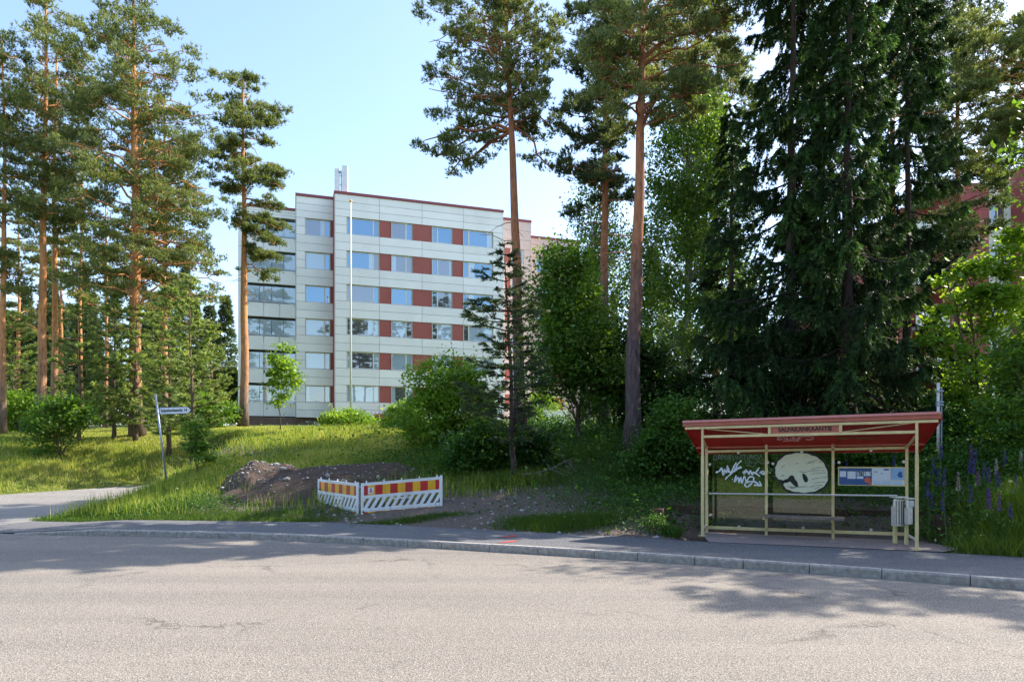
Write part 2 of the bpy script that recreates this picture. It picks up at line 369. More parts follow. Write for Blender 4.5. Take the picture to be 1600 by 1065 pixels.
CTRL = []
for p in [(-250,773,24),(-250,690,30),(-250,678,45),
  (0,772,26.2),(0,735,28.2),(0,700,31),(0,684,34),(0,677,40),(0,670,60),
  (110,762,28.2),(110,730,30),(110,692,33.5),(110,679,37),(110,672,45),
  (225,755,30.8),(225,735,31.8),(225,700,34),(225,676,37),(225,668,45),(200,664,60),
  (80,803,19.4),(150,795,20),(200,778,23),(250,765,26),(262,748,24.5),(300,735,25),(300,770,20.5),(250,808,18.0),
  (350,812,17.6),(350,770,20),(350,720,25),(350,690,29),(350,673,35),(380,668,42),(300,700,30),(300,676,36),
  (500,815,17.1),(500,775,19.5),(500,730,23),(500,700,27),(500,678,32),(500,668,42),(500,665,57),
  (650,819,16.2),(650,775,18.5),(650,735,22),(650,700,26),(650,676,31),(650,667,42),(650,663,62),
  (800,829,15.0),(800,790,17),(802,753,19.3),(800,715,22.5),(800,690,27),(800,674,33),(800,665,45),(800,661,62),
  (900,836,14.4),(900,795,16.5),(900,750,19),(900,708,22.5),(900,684,28),(900,666,40),
  (1000,840,13.9),(1000,790,16),(990,707,21),(1000,682,27),(1000,666,40)]:
    CTRL.append(Wp(*p))
CTRL += [(3.0,14.6,.25),(3.5,15.8,.5),(6,14.9,.52),(8.6,13.8,.52),(6.5,18,1.2),(9,21,1.9),(10,30,2.8),(8.6,11.3,.05),(9.2,12.4,.65),(9.8,14.5,1.4),
  (11,11,.5),(14,8.6,.3),(15,12,1.5),(13,18,2.4),(16,26,3.1),(22,40,3.8),(30,60,4),(30,10,2.5),(30,25,3.3),(-60,60,2.8),(-45,38,2.5),(-60,32,0.3),(-32,24,.4),(-32,30,2.3),(60,60,4),
  (60,20,3),(0,120,5),(-80,120,4),(80,120,5),(0,260,6),(-150,260,5),(150,260,6)]
CTRL = np.array(CTRL, float)
_D = np.linalg.norm(CTRL[:, None, :2] - CTRL[None, :, :2], axis=2)
_n = len(CTRL)
_A = np.zeros((_n+1, _n+1)); _A[:_n,:_n] = _D - np.eye(_n)*.15; _A[_n,:_n] = 1; _A[:_n,_n] = 1
_W = np.linalg.solve(_A, np.append(CTRL[:, 2], 0))
_ph = R.uniform(0, 6.28, (2, 12)); _fr = R.normal(0, 1, (2, 12))
def wav(X, Y, s=1.0):
    z = 0
    for i in range(12): z = z + np.sin(X*_fr[0,i]*s + Y*_fr[1,i]*s + _ph[0,i]) / 12
    return z * 2
def ground_z(X, Y):
    X = np.asarray(X, float); Y = np.asarray(Y, float); sh = X.shape; x = X.ravel(); y = Y.ravel()
    z = np.zeros(x.size)
    for i in range(0, x.size, 40000):
        xx = x[i:i+40000]; yy = y[i:i+40000]
        z[i:i+40000] = np.hypot(xx[:, None]-CTRL[None,:,0], yy[:, None]-CTRL[None,:,1]) @ _W[:_n] + _W[_n]
    far = np.hypot(x, y); z = np.where(far > 250, 5.5 + (z-5.5)*np.exp(-(np.maximum(far,250)-250)/50), z)
    z = z + .05*wav(x, y, 1.8) + .025*wav(y, x, 5.0)
    sd = poly_sd(x, y, HARDA)
    k = sstep(sd, 0.02, .7)
    z = (hardz(x, y) - .02)*(1-k) + np.maximum(z, hardz(x, y)-.01)*k
    z = np.where(sd < -.05, -.25 + np.where((x < -11.5) & (y > 18.8), hardz(x, y)+.12, 0), z)
    # opposite side of the road, behind the camera
    bk = -(y + .6 + .45*x*(x > 0) + .28*x*(x < 0))
    z = np.where(bk > 0, -.1 + np.minimum(bk*.14, 3.0), z)
    return z.reshape(sh)
def gz(x, y): return float(ground_z(np.array([x]), np.array([y]))[0])

def axis(parts):
    a = []
    for lo, hi, st in parts: a.append(np.arange(lo, hi, st))
    return np.concatenate(a + [np.array([parts[-1][1]])])
gx = axis([(-600,-100,50),(-100,-36,4),(-36,-24,1),(-24,14,.22),(14,30,1),(30,100,5),(100,600,50)])
gy = axis([(-400,-60,40),(-60,-4,3),(-4,9,1),(9,38,.22),(38,62,1),(62,130,6),(130,800,60)])
GX, GY = np.meshgrid(gx, gy); GZ = ground_z(GX, GY)
nx, ny = len(gx), len(gy)
idx = np.arange(nx*ny).reshape(ny, nx)
quads = np.stack([idx[:-1,:-1], idx[:-1,1:], idx[1:,1:], idx[1:,:-1]], -1).reshape(-1, 4)
me = bpy.data.meshes.new('ground')
me.vertices.add(nx*ny); me.vertices.foreach_set('co', np.stack([GX, GY, GZ], -1).reshape(-1).astype(np.float32))
me.loops.add(quads.size); me.loops.foreach_set('vertex_index', quads.reshape(-1).astype(np.int32))
me.polygons.add(len(quads)); me.polygons.foreach_set('loop_start', np.arange(0, quads.size, 4, dtype=np.int32))
me.update(calc_edges=True); me.polygons.foreach_set('use_smooth', [True]*len(quads))
def soil(X, Y):
    """bare earth: trodden verge, path and the dug-up patch"""
    px = CX + X/np.maximum(Y, 1)*F
    s = np.zeros(np.shape(X))
    sd = poly_sd(X, Y, HARDA)
    blob = lambda cx, cy, rx, ry: np.exp(-(((X-cx)/rx)**2 + ((Y-cy)/ry)**2))
    s = 2.2*blob(0.6, 16.8, 3.4, 2.3) + 1.7*blob(-2.6, 17.9, 2.8, 1.9) + 1.4*blob(1.9, 20.5, 1.0, 3.6) + 1.1*blob(2.4, 15.2, 1.4, 1.4) + 1.7*blob(-5.8, 19, 2.8, 1.9)
    s = s + 1.0*blob(-12.6, 27.5, 3.0, 1.5) + .9*blob(-9, 26.5, 3, 1.2) + 1.3*blob(5.5, 14.5, 3, .9)
    s = s + .5*np.exp(-(sd/.25)**2)
    return np.clip(s, 0, 1)
a = me.attributes.new('soil', 'FLOAT', 'POINT'); a.data.foreach_set('value', soil(GX, GY).reshape(-1).astype(np.float32))
tag(link('ground', me, None, M['ground']), kind='structure')

def strip_sheet(name, top, bottom, z, m, n=6):
    mb = MB(); k = len(top); vs = []; fs = []
    for i in range(k):
        for j in range(n+1):
            p = np.array(top[i])*(1-j/n) + np.array(bottom[i])*j/n
            vs.append((p[0], p[1], z(p[0], p[1]) if callable(z) else z))
    for i in range(k-1):
        for j in range(n):
            a0 = i*(n+1)+j; fs.append((a0+1, a0+n+2, a0+n+1, a0))
    mb.add(vs, fs); return structure(name, mb, m)
def resample(P, n):
    P = np.array(P, float); s = np.r_[0, np.cumsum(np.linalg.norm(np.diff(P, axis=0), axis=1))]
    t = np.linspace(0, s[-1], n); return np.stack([np.interp(t, s, P[:, 0]), np.interp(t, s, P[:, 1])], 1)
KR = resample(KERB, 160)
tn = np.gradient(KR, axis=0); tn /= np.linalg.norm(tn, axis=1)[:, None]; nrm = np.stack([-tn[:, 1], tn[:, 0]], 1)
# road sheet, from just under the kerb to the opposite verge
strip_sheet('road', KR + nrm*.155, KR - nrm*14.0, -.12, M['road'], 4)
# kerb stones
mb = MB(); KS = resample(KERB[2:], 400); arc = np.r_[0, np.cumsum(np.linalg.norm(np.diff(KS, axis=0), axis=1))]
t0 = 0.0
def at_arc(t): return np.array([np.interp(t, arc, KS[:, 0]), np.interp(t, arc, KS[:, 1])])
while t0 < min(arc[-1], 46):
    L = rnd.choice([.95, 1.0, 1.05, .75]); a, b = at_arc(t0+.006), at_arc(min(t0+L, arc[-1])-.006)
    e = b-a; e = e/np.linalg.norm(e); q = np.array([-e[1], e[0]])*.15
    drop = lambda p: -.105*float(sstep(np.array(-p[0]), 9.0, 11.3))
    za, zb = drop(a)+rnd.uniform(-.004,.004)+.012, drop(b)+rnd.uniform(-.004,.004)+.012
    c = -q/15*.01*rnd.uniform(-1, 1)*10*.1
    a, b = a+c, b+c; ch = q*.12
    pts = [(*a,-.2),(*b,-.2),(*(b+q),-.2),(*(a+q),-.2),(*(a),za-.025),(*(b),zb-.025),(*(b+q),zb-.02),(*(a+q),za-.02)]
    mb.hexa(pts)
    mb.hexa([pts[4],pts[5],pts[6],pts[7],(*(a+ch),za),(*(b+ch),zb),(*(b+q-ch),zb),(*(a+q-ch),za)])
    t0 += L
structure('kerb', mb, M['kerb'])
# pavement + side road as one draped sheet each
WB = resample([(-13.2,18.6)] + BACK, 200)
def near_front(p, k):
    return p
wb_in = []
kk = KR + nrm*.15
for p in WB:
    j = np.argmin(np.hypot(kk[:, 0]-p[0], kk[:, 1]-p[1]));
    wb_in.append(kk[j])
BK2 = resample([(-70,-12+38),(-13.2,18.6),(-9.07,17.6),(-4.8,17.07),(-3.08,16.4),(0,14.97),(2.2,13.95),(3.9,12.95),(7.28,11.6),(8.3,11.0)] + [tuple(np.array((8.3,11.0)) + bd*t) for t in (4,12,40)], 160)
fr = np.array([kk[np.argmin(np.hypot(kk[:, 0]-p[0], kk[:, 1]-p[1]))] for p in BK2])
sel = BK2[:, 0] > -13.5
strip_sheet('pavement', BK2[sel], fr[sel], lambda x, y: float(hardz(np.array(x), np.array(y))) - .004, M['walk'], 5)
L_ = resample([(-70,29.5),(-30,21.7),(-21.5,23.7),(-19.5,26.1),(-16.2,30.3),(-15,33.6)], 60)
R_ = resample([(-70,24.5),(-30,17.9),(-13.4,15.8),(-12.9,18.7),(-13.3,22),(-13.2,26),(-12.0,30),(-10.9,33)], 60)
strip_sheet('side_road', L_, R_, lambda x, y: float(hardz(np.array(x), np.array(y))) - .0, M['side'], 6)
# paver apron under the shelter
mb = MB(); ap = [(3.75,13.0),(4.05,14.75),(5.9,14.0),(7.9,13.15),(7.85,12.0),(7.35,11.62)]
cen = np.mean(ap, axis=0)
mb.add([(x, y, .004) for x, y in reversed(ap)], [tuple(range(len(ap)))])
structure('paving', mb, M['pavers'])
# red spray marks left by surveyors
for q in ([(776,848),(790,845.5),(812,843),(800,846.5)], [(784,838.5),(805,835),(808,837),(790,839.5)]):
    mb = MB(); mb.add([(*(Wp(x, y, 1)[:2]*(EYE*F/(y-HY))), .003) for x, y in q], [(3,2,1,0)])
    structure('spray_mark', mb, M['sprayred'])

# ------------------------------------------------------------------ stones and heaps of dug earth
def lumpy(cx, cy, rx, ry, h, seed, name, label, rot=0):
    r = np.random.default_rng(seed); n = 70; fr_ = r.normal(0, 1, (30, 2)); ph = r.uniform(0, 6.3, 30)
    g = np.linspace(-1.15, 1.15, n); A, B = np.meshgrid(g, g); rr = np.hypot(A, B)
    ns = sum(np.sin(A*fr_[i,0]*(3+i*.6) + B*fr_[i,1]*(3+i*.6) + ph[i])/(3+i*.45) for i in range(30))
    prof = np.clip(1 - (rr*(1+.10*np.sin(3*np.arctan2(B, A)+seed)))**1.7, -.25, 1)
    X = cx + (A*math.cos(rot) - B*math.sin(rot)*ry/rx)*rx; Y = cy + (A*math.sin(rot)*rx + B*math.cos(rot)*ry)
    Z = ground_z(X, Y) + h*prof + (.085*ns + .03*np.abs(ns))*np.clip(prof+.35, 0, 1) + r.normal(0, .016, X.shape) - .03
    mb = MB(); ii = np.arange(n*n).reshape(n, n)
    fs = np.stack([ii[:-1,:-1], ii[:-1,1:], ii[1:,1:], ii[1:,:-1]], -1).reshape(-1, 4)
    mb.add(np.stack([X, Y, Z], -1), fs.tolist())
    t = obj(name, mb, M['soil'], smooth=True); tag(t, label, 'dirt heap', 'heaps of dug earth')
    k = 240; u = r.normal(0, .5, (k, 2)); S = MB()
    for a, b in u:
        if a*a+b*b > 1.1: continue
        i, j = int((b+1.15)/2.3*(n-1)), int((a+1.15)/2.3*(n-1)); s = r.uniform(.012, .04) if r.random() < .93 else r.uniform(.06, .11)
        rock(S, X[i,j], Y[i,j], Z[i,j]+s*.2, s, r)
    o = obj('stones', S, M['stone'], t, local=True); o['kind'] = 'stuff'; return t
ICO = None
def rock(S, x, y, z, s, r):
    v = np.array([(0,0,1),(.89,0,.45),(.28,.85,.45),(-.72,.53,.45),(-.72,-.53,.45),(.28,-.85,.45),(.72,.53,-.45),(-.28,.85,-.45),(-.89,0,-.45),(-.28,-.85,-.45),(.72,-.53,-.45),(0,0,-1)])
    f = [(0,1,2),(0,2,3),(0,3,4),(0,4,5),(0,5,1),(1,6,2),(2,7,3),(3,8,4),(4,9,5),(5,10,1),(2,6,7),(3,7,8),(4,8,9),(5,9,10),(1,10,6),(11,7,6),(11,8,7),(11,9,8),(11,10,9),(11,6,10)]
    sc = r.uniform(.6, 1.2, 3); sc[2] *= .65
    S.add(v*r.uniform(.8, 1.15, (12, 1))*sc*s + (x, y, z), f)
lumpy(-7.6, 20.9, 1.5, 1.3, .74, 3, 'dirt_heap', 'small conical brown dirt heap on the grass behind the larger heap')
lumpy(-5.4, 20.15, 3.3, 1.15, .58, 4, 'dirt_heap', 'broad low heap of dug earth and stones behind the barrier', .28)
S = MB()
for _ in range(2600):
    x, y = R.uniform(-8, 4), R.uniform(13.8, 21)
    if soil(np.array([x]), np.array([y]))[0] < .45 or poly_sd(np.array([x]), np.array([y]), HARDA)[0] < .05: continue
    s = .012 + .05*R.random()**4; rock(S, x, y, gz(x, y)+s*.2, s, R)
tag(obj('gravel', S, M['stone']), kind='stuff', label='pale stones scattered on the bare earth')
for (px, py, d, s) in ((447,741,20.6,.16),(540,747,20.4,.13)):
    p = Wp(px, py, d); S = MB(); rock(S, 0, 0, 0, s, R); o = obj('boulder', S, M['stone']); o.location = (p[0], d, gz(p[0], d)+.35)
    tag(o, 'pale boulder on the ridge of the broad dirt heap' if px < 500 else 'small grey boulder at the right end of the broad dirt heap', 'boulder', 'boulders on the dirt heap')

# ------------------------------------------------------------------ trees
def merge(a, b):
    a.v += b.v; a.f += [tuple(i+a.n for i in f) for f in b.f]; a.n += b.n; return a
def norm(a): return a / (np.linalg.norm(a, axis=-1, keepdims=True) + 1e-9)
def tufts(r, c, ax, n=7, L=.16, wd=.035, spread=.8):
    k = len(c); d = norm(ax[:, None] + spread*r.normal(0, .6, (k, n, 3))); s = norm(np.cross(d, r.normal(0, 1, (k, n, 3))))*wd/2
    L = L*r.uniform(.7, 1.25, (k, n, 1)); c = c[:, None] + r.normal(0, L.mean()*.12, (k, n, 3))
    return np.stack([c-s, c+s, c+d*L], 2).reshape(-1, 3, 3)
def leafquads(r, c, s, flat=.5, asp=.62):
    k = len(c); nn = norm(r.normal(0, 1, (k, 3))*np.array([1, 1, 1-.3*flat]) + np.array([0, 0, flat*1.6])); u = norm(np.cross(nn, r.normal(0, 1, (k, 3)))); v = np.cross(nn, u)
    s = s*r.uniform(.6, 1.2, (k, 1))
    return np.stack([c-u*s, c-v*s*asp, c+u*s, c+v*s*asp], 1)

def curve_pts(p0, p1, sag, r, n=7, wig=.06):
    t = np.linspace(0, 1, n)[:, None]; L = np.linalg.norm(p1-p0)
    p = p0*(1-t) + p1*t; p[:, 2] += sag*L*np.sin(t[:, 0]*math.pi)
    w_ = r.normal(0, wig*L, (n, 3)); w_[0] = 0; w_[-1] = 0; w_ = (w_ + np.roll(w_, 1, 0)*.5)*np.sin(t*math.pi); return p + w_

def trunk_pts(H, lean, r, n=14, wob=.03):
    t = np.linspace(0, 1, n); p = np.stack([lean[0]*t, lean[1]*t, H*t], 1)
    w_ = np.cumsum(r.normal(0, wob, (n, 2)), axis=0); w_ -= w_[0] + np.outer(t, w_[-1]-w_[0]); p[:, :2] += w_; return p
def trunk_r(H, r0, n=14, top=.12):
    t = np.linspace(0, 1, n); return r0*((1-t)*(1-top)+top)**.9*(1+.35*np.exp(-t*H/.5))

def make_pine(name, loc, H, r0, prof, seed, label, group=None, lean=(0, 0), pads=90, padr=.62, per=95, nsz=1.0, barkm='pine_bark', fol='pine', limbs=None, stubs=8, tris=6, base=None):
    """prof: list of (height, reach left, reach right)"""
    r = np.random.default_rng(seed); root = empty(name, loc, label, 'tree', group)
    T = trunk_pts(H, lean, r); TR = trunk_r(H, r0); wood = MB(); wood.tube(T, TR, 12)
    tp = lambda z: np.array([np.interp(z, T[:, 2], T[:, 0]), np.interp(z, T[:, 2], T[:, 1]), z]); tr = lambda z: np.interp(z, T[:, 2], TR)
    zs = np.array([p[0] for p in prof]); Ls = np.array([p[1] for p in prof]); Rs = np.array([p[2] for p in prof])
    limbw = MB(); cen = []; ax = []; tn_ = []
    def limb(z0, end, rad0, k, spread, pr):
        p0 = tp(z0); cp = curve_pts(p0, end, r.uniform(.03, .14), r); L = np.linalg.norm(end-p0)
        limbw.tube(cp, np.linspace(rad0, rad0*.3, len(cp)), 5, False)
        for j in range(k):
            t = r.uniform(.4, 1.0)**.8 if k > 1 else 1; q = cp[min(int(t*(len(cp)-1)+.5), len(cp)-1)]
            off = r.normal(0, 1, 3)*np.array([spread, spread, spread*.32]); off[2] += .1*spread
            c = q + off*(.55+.5*(1-t)) ; limbw.tube(curve_pts(q, c, .08, r, 4), np.linspace(rad0*.35, .008, 4), 4, False)
            R_p = pr*r.uniform(.6, 1.15); n = int(per*(R_p/pr)**2)
            ns_ = 9; sub = norm(r.normal(0, 1, (ns_, 3)))*r.uniform(.35, 1.05, (ns_, 1))*np.array([R_p, R_p, R_p*.5]); sub[:, 2] = np.abs(sub[:, 2])*.8 - R_p*.1; si = r.integers(0, ns_, n)
            g = sub[si] + r.normal(0, R_p*.17, (n, 3))*np.array([1, 1, .75])
            cen.append(c+g); ax.append(norm(g*np.array([1, 1, .6])/R_p + np.array([0, 0, .75]))); tn_.append(np.full(n, r.uniform(-.12, .12)) + g[:, 2]/R_p*.2)
    nl = max(3, pads//3)
    wgt = np.interp(np.linspace(zs[0], zs[-1], 200), zs, Ls+Rs); cdf = np.cumsum(wgt)/wgt.sum()
    for i in range(nl):
        z1 = np.interp((i+r.random())/nl, cdf, np.linspace(zs[0], zs[-1], 200)); ph = i*2.4+r.normal(0, .5)
        lx, rx = np.interp(z1, zs, Ls), np.interp(z1, zs, Rs); c_ = math.cos(ph)
        Lh = (rx if c_ > 0 else lx)*abs(c_)**.5*1.0; Ly = (lx+rx)/2*math.sin(ph)
        e = np.array([math.copysign(Lh, c_)*r.uniform(.55, 1.0)*abs(c_)**.5, Ly*r.uniform(.55, 1), 0])
        Lr = np.linalg.norm(e); z0 = min(z1 - Lr*r.uniform(0, .35)*(.3+.7*(z1-zs[0])/(zs[-1]-zs[0])), H*.98); z0 = max(z0, .1*H)
        limb(z0, tp(min(z1, H)) + e*np.array([1, 1, 0]), max(.018, min(tr(z0)*.42, .02+.014*Lr)), 3, .28*Lr+.25, padr)
    for lb in (limbs or []):   # (z0, dx, dy, dz, count, spread)
        z0, dx, dy, dz, k, sp = lb; limb(z0, tp(z0)+np.array([dx, dy, dz]), .05+.008*abs(dx), k, sp, padr)
    for i in range(stubs):
        z = r.uniform(zs[0]*.5, zs[0]*1.05+.5); ph = r.uniform(0, 6.28); L = r.uniform(.3, 1.5)
        limbw.tube(curve_pts(tp(z), tp(z)+np.array([math.cos(ph)*L, math.sin(ph)*L, r.uniform(-.4, .2)*L]), .05, r, 4), np.linspace(.022, .006, 4), 4, False)
    cen = np.concatenate(cen); ax = np.concatenate(ax); tn_ = np.concatenate(tn_)
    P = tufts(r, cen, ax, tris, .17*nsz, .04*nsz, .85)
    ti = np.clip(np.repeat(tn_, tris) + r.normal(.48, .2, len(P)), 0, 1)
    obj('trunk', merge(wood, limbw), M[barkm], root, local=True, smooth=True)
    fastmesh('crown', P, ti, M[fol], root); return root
M['limb_bark'] = bark('pine_limb_bark', (.30,.15,.08), (.34,.17,.09))

def make_conifer(name, loc, H, r0, prof, seed, label, group=None, lean=(0, 0), zstep=.35, nper=5, droop=.25, up=.1, twigs=22, hang=.5, nsz=1.0, barkm='spruce_bark', fol='spruce', fills=6, tipbright=.3, twl=.34, miss=.0, face='strip'):
    r = np.random.default_rng(seed); root = empty(name, loc, label, 'tree', group)
    T = trunk_pts(H, lean, r, wob=.03*H/10); TR = trunk_r(H, r0, top=.04); wood = MB(); wood.tube(T, TR, 10)
    tp = lambda z: np.array([np.interp(z, T[:, 2], T[:, 0]), np.interp(z, T[:, 2], T[:, 1]), z])
    zs = np.array([p[0] for p in prof]); Ls = np.array([p[1] for p in prof]); Rs = np.array([p[2] for p in prof])
    br = MB(); cen = []; ax = []; ti = []
    z = zs[0]
    while z < H*.985:
        ph0 = r.uniform(0, 6.28)
        for j in range(nper):
            if r.random() < miss: continue
            ph = ph0 + j*6.283/nper + r.normal(0, .3); c_ = math.cos(ph)
            l0, r1 = np.interp(z, zs, Ls), np.interp(z, zs, Rs)
            L = (l0 + (r1-l0)*(c_+1)/2)*r.uniform(.55, 1.15)
            if L < .12: continue
            n = 9; t = np.linspace(0, 1, n); dr = droop*r.uniform(.6, 1.4)
            zc = L*(-dr*np.sin(t*math.pi*.62)*1.1 + up*t**2.5)
            wob = np.cumsum(r.normal(0, .03*L, n)); wob -= wob[0]
            cp = tp(z) + np.stack([math.cos(ph)*t*L - math.sin(ph)*wob, math.sin(ph)*t*L + math.cos(ph)*wob, zc], 1)
            br.tube(cp, np.linspace(min(.012+.011*L, r0*.5), .006, n), 4, False)
            k = max(3, int(twigs*L/2.2)); tt = r.uniform(.12, 1, k)**.75; side = np.where(r.random(k) < .5, -1, 1)
            base = np.stack([np.interp(tt, t, cp[:, q]) for q in range(3)], 1)
            fwd = np.array([c_, math.sin(ph), 0]); sd = np.array([-math.sin(ph), c_, 0])
            tl = (twl*L*(1.05-tt)+.22)*r.uniform(.6, 1.2, k)
            dirv = norm(fwd*.75 + side[:, None]*sd*r.uniform(.3, 1.0, (k, 1)) + np.array([0, 0, 1])*(-hang*r.uniform(.1, 1.3, (k, 1))))
            tintb = r.normal(0, .1)
            for s_ in range(fills):
                u = (s_+r.random(k))/fills
                p = base + dirv*(tl*u)[:, None]; p[:, 2] -= hang*.35*(tl*u*u)
                cen.append(p); a_ = norm(dirv + np.array([0, 0, -hang*.5])*u[:, None]); ax.append(a_)
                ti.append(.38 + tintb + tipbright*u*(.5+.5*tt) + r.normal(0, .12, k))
        z += zstep*r.uniform(.7, 1.3)*(1 if z < H*.8 else .7)
    cen = np.concatenate(cen); ax = np.concatenate(ax); ti = np.concatenate(ti)
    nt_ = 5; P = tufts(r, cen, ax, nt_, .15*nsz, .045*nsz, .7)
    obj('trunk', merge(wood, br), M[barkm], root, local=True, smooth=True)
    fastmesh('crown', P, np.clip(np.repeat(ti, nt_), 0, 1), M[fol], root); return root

def make_broad(name, loc, H, r0, blobs, seed, label, cat='tree', group=None, fol='leaf', barkm='twig', leaf=.07, n=9000, flat=.5, stems=1, hang=0, clump=.28, base_z=0):
    """blobs: ellipsoids (x, y, z, rx, ry, rz) the crown fills unevenly"""
    r = np.random.default_rng(seed); root = empty(name, loc, label, cat, group)
    B = np.array(blobs, float); vol = B[:, 3]*B[:, 4]*B[:, 5]; wood = MB(); br = MB()
    top = B[:, 2].max(); cen = []; nb = 0
    st = []
    for s in range(stems):
        off = r.normal(0, .12 if stems > 1 else 0, 2); tgt = B[s % len(B)]
        pts = curve_pts(np.array([off[0], off[1], base_z]), np.array([tgt[0]*.8+r.normal(0, .2)*(stems > 1), tgt[1]*.8, min(top, H)*r.uniform(.8, .95)]), 0, r, 9, .02)
        wood.tube(pts, np.linspace(r0, r0*.15, 9), 7); st.append(pts)
    nclump = max(12, int(n/70))
    pick = r.choice(len(B), nclump, p=vol/vol.sum())
    d = norm(r.normal(0, 1, (nclump, 3)))*r.uniform(.25, 1, (nclump, 1))**.5
    cc = B[pick, :3] + d*B[pick, 3:]
    per = n//nclump; tint = []; P = []
    for i, c in enumerate(cc):
        s = st[r.integers(len(st))]; zt = max(base_z, c[2]-r.uniform(.3, 1.2)*np.hypot(c[0], c[1])-.1); k = np.argmin(np.abs(s[:, 2]-zt))
        if i % 2 == 0: br.tube(curve_pts(s[k], c, .08, r, 5), np.linspace(max(.008, r0*.25), .004, 5), 4, False)
        sz = clump*r.uniform(.6, 1.4); q = r.normal(0, 1, (per, 3))*np.array([sz, sz, sz*(.55+hang*1.8)])
        if hang: q[:, 2] -= hang*np.abs(r.normal(0, .4, per))
        P.append(leafquads(r, c+q, leaf, flat)); tint.append(np.full(per, .5+r.normal(0, .14)) + r.normal(0, .13, per))
    obj('trunk' if stems == 1 else 'branches', merge(wood, br), M[barkm], root, local=True, smooth=True)
    fastmesh('crown' if cat == 'tree' else 'foliage', np.concatenate(P), np.clip(np.concatenate(tint), 0, 1), M[fol], root); return root

def spot(px, d, sink=.08):
    x = (px-CX)/F*d; return (x, d, gz(x, d)-sink)
def sc(d): return d/F
def pprof(px0, d, z0, rows):
    """rows of (py, px left, px right) around trunk column px0 -> (height, left, right)"""
    out = [(EYE-(py-HY)*sc(d)-z0, max(.1, (px0-l)*sc(d)), max(.1, (r_-px0)*sc(d))) for py, l, r_ in rows]
    return sorted(out)
def pine_px(px, d, top, w0, rows, seed, label, group, pxtop=None, **k):
    loc = spot(px, d); H = EYE-(top-HY)*sc(d)-loc[2]
    ln = (((pxtop or px)-px)*sc(d), 0)
    return make_pine('pine_tree', loc, H, w0*sc(d)/2, pprof(px, d, loc[2], rows), seed, label, group, lean=ln, **k)

GL = 'tall pines on the left lawn'; GR = 'tall pines on the right bank'
pine_px(3, 36, 60, 11, [(470,-40,40),(380,-60,60),(280,-60,60),(160,-40,45),(70,-10,20)], 11, 'tall pine at the very left edge with only half its crown in view', GL, pads=90, padr=.7, per=85)
pine_px(63, 37, -15, 14, [(345,20,120),(270,0,140),(200,-20,150),(120,-25,150),(50,5,125),(-10,50,90)], 12, 'tall pine with dark bark low down, left of a twin trunk, behind the leafy bush', GL, pxtop=72, pads=180, padr=.75, per=85)
pine_px(84, 40, 70, 11, [(420,20,140),(330,10,150),(230,30,150),(120,60,120),(75,75,95)], 13, 'slender orange-barked pine close right of the dark-barked pine', GL, pxtop=88, pads=105, padr=.7, per=85)
pine_px(215, 36, -8, 20, [(470,130,330),(400,120,340),(330,125,345),(250,110,335),(180,125,320),(110,140,310),(50,165,290),(0,190,235)], 14, 'largest pine on the left lawn, thick orange trunk and wide crown touching the top', GL, pxtop=208, pads=300, padr=.78, per=95, nsz=1.0,
        limbs=[(12.0,2.6,.4,.5,4,.7),(14.5,-2.8,-.3,1.6,4,.6)])
pine_px(257, 41, 150, 12, [(480,180,350),(400,190,355),(320,200,345),(230,215,320),(160,240,280)], 15, 'pine half hidden behind the right side of the largest left pine', GL, pads=130, padr=.7, per=85)
pine_px(380, 42, 116, 14, [(300,338,425),(255,350,435),(215,335,440),(180,338,430),(150,332,436),(130,345,415),(118,365,395)], 16, 'lone slender pine in front of the white apartment block', GL, pads=66, padr=.62, per=120,
        stubs=24, limbs=[(11.0,1.9,-.3,-.6,5,.55),(12.2,1.9,-.3,-.9,6,.55),(14.2,1.9,.3,-.7,6,.5),(16.4,2.0,.3,-.7,6,.5),(15.0,-1.3,.3,-.3,5,.45),(17.0,-1.5,.1,-.3,5,.45),(19.0,1.7,.1,-.3,5,.45),(19.0,-1.0,.1,.1,5,.4),(10.2,1.5,-.2,-1.0,4,.5),(13.3,2.2,.3,-.9,5,.5),(13.0,1.4,0,-.3,4,.5),(12.6,-1.0,.2,.1,3,.4),(15.6,2.6,-.2,-.9,4,.4),(17.6,-1.6,.2,-.4,3,.4),(12.4,.9,-.5,-.5,4,.5),(10.9,.8,.5,-.2,4,.5)])
pine_px(128, 46, 250, 8, [(480,80,190),(400,85,180),(330,95,170),(260,115,145)], 17, 'thin shaded pine standing between the twin trunks and the largest pine', GL, pads=50)
pine_px(165, 50, 300, 7, [(520,120,215),(440,125,210),(340,140,190)], 18, 'thin distant pine just left of the largest left pine', GL, pads=45)
pine_px(28, 52, 300, 7, [(520,-10,75),(420,0,65),(320,15,45)], 19, 'thin distant pine between the left edge pine and the dark-barked pine', GL, pads=45)
pine_px(95, 55, 330, 7, [(560,50,150),(460,55,140),(350,75,115)], 20, 'low-crowned distant pine behind the orange-barked twin', GL, pads=45)

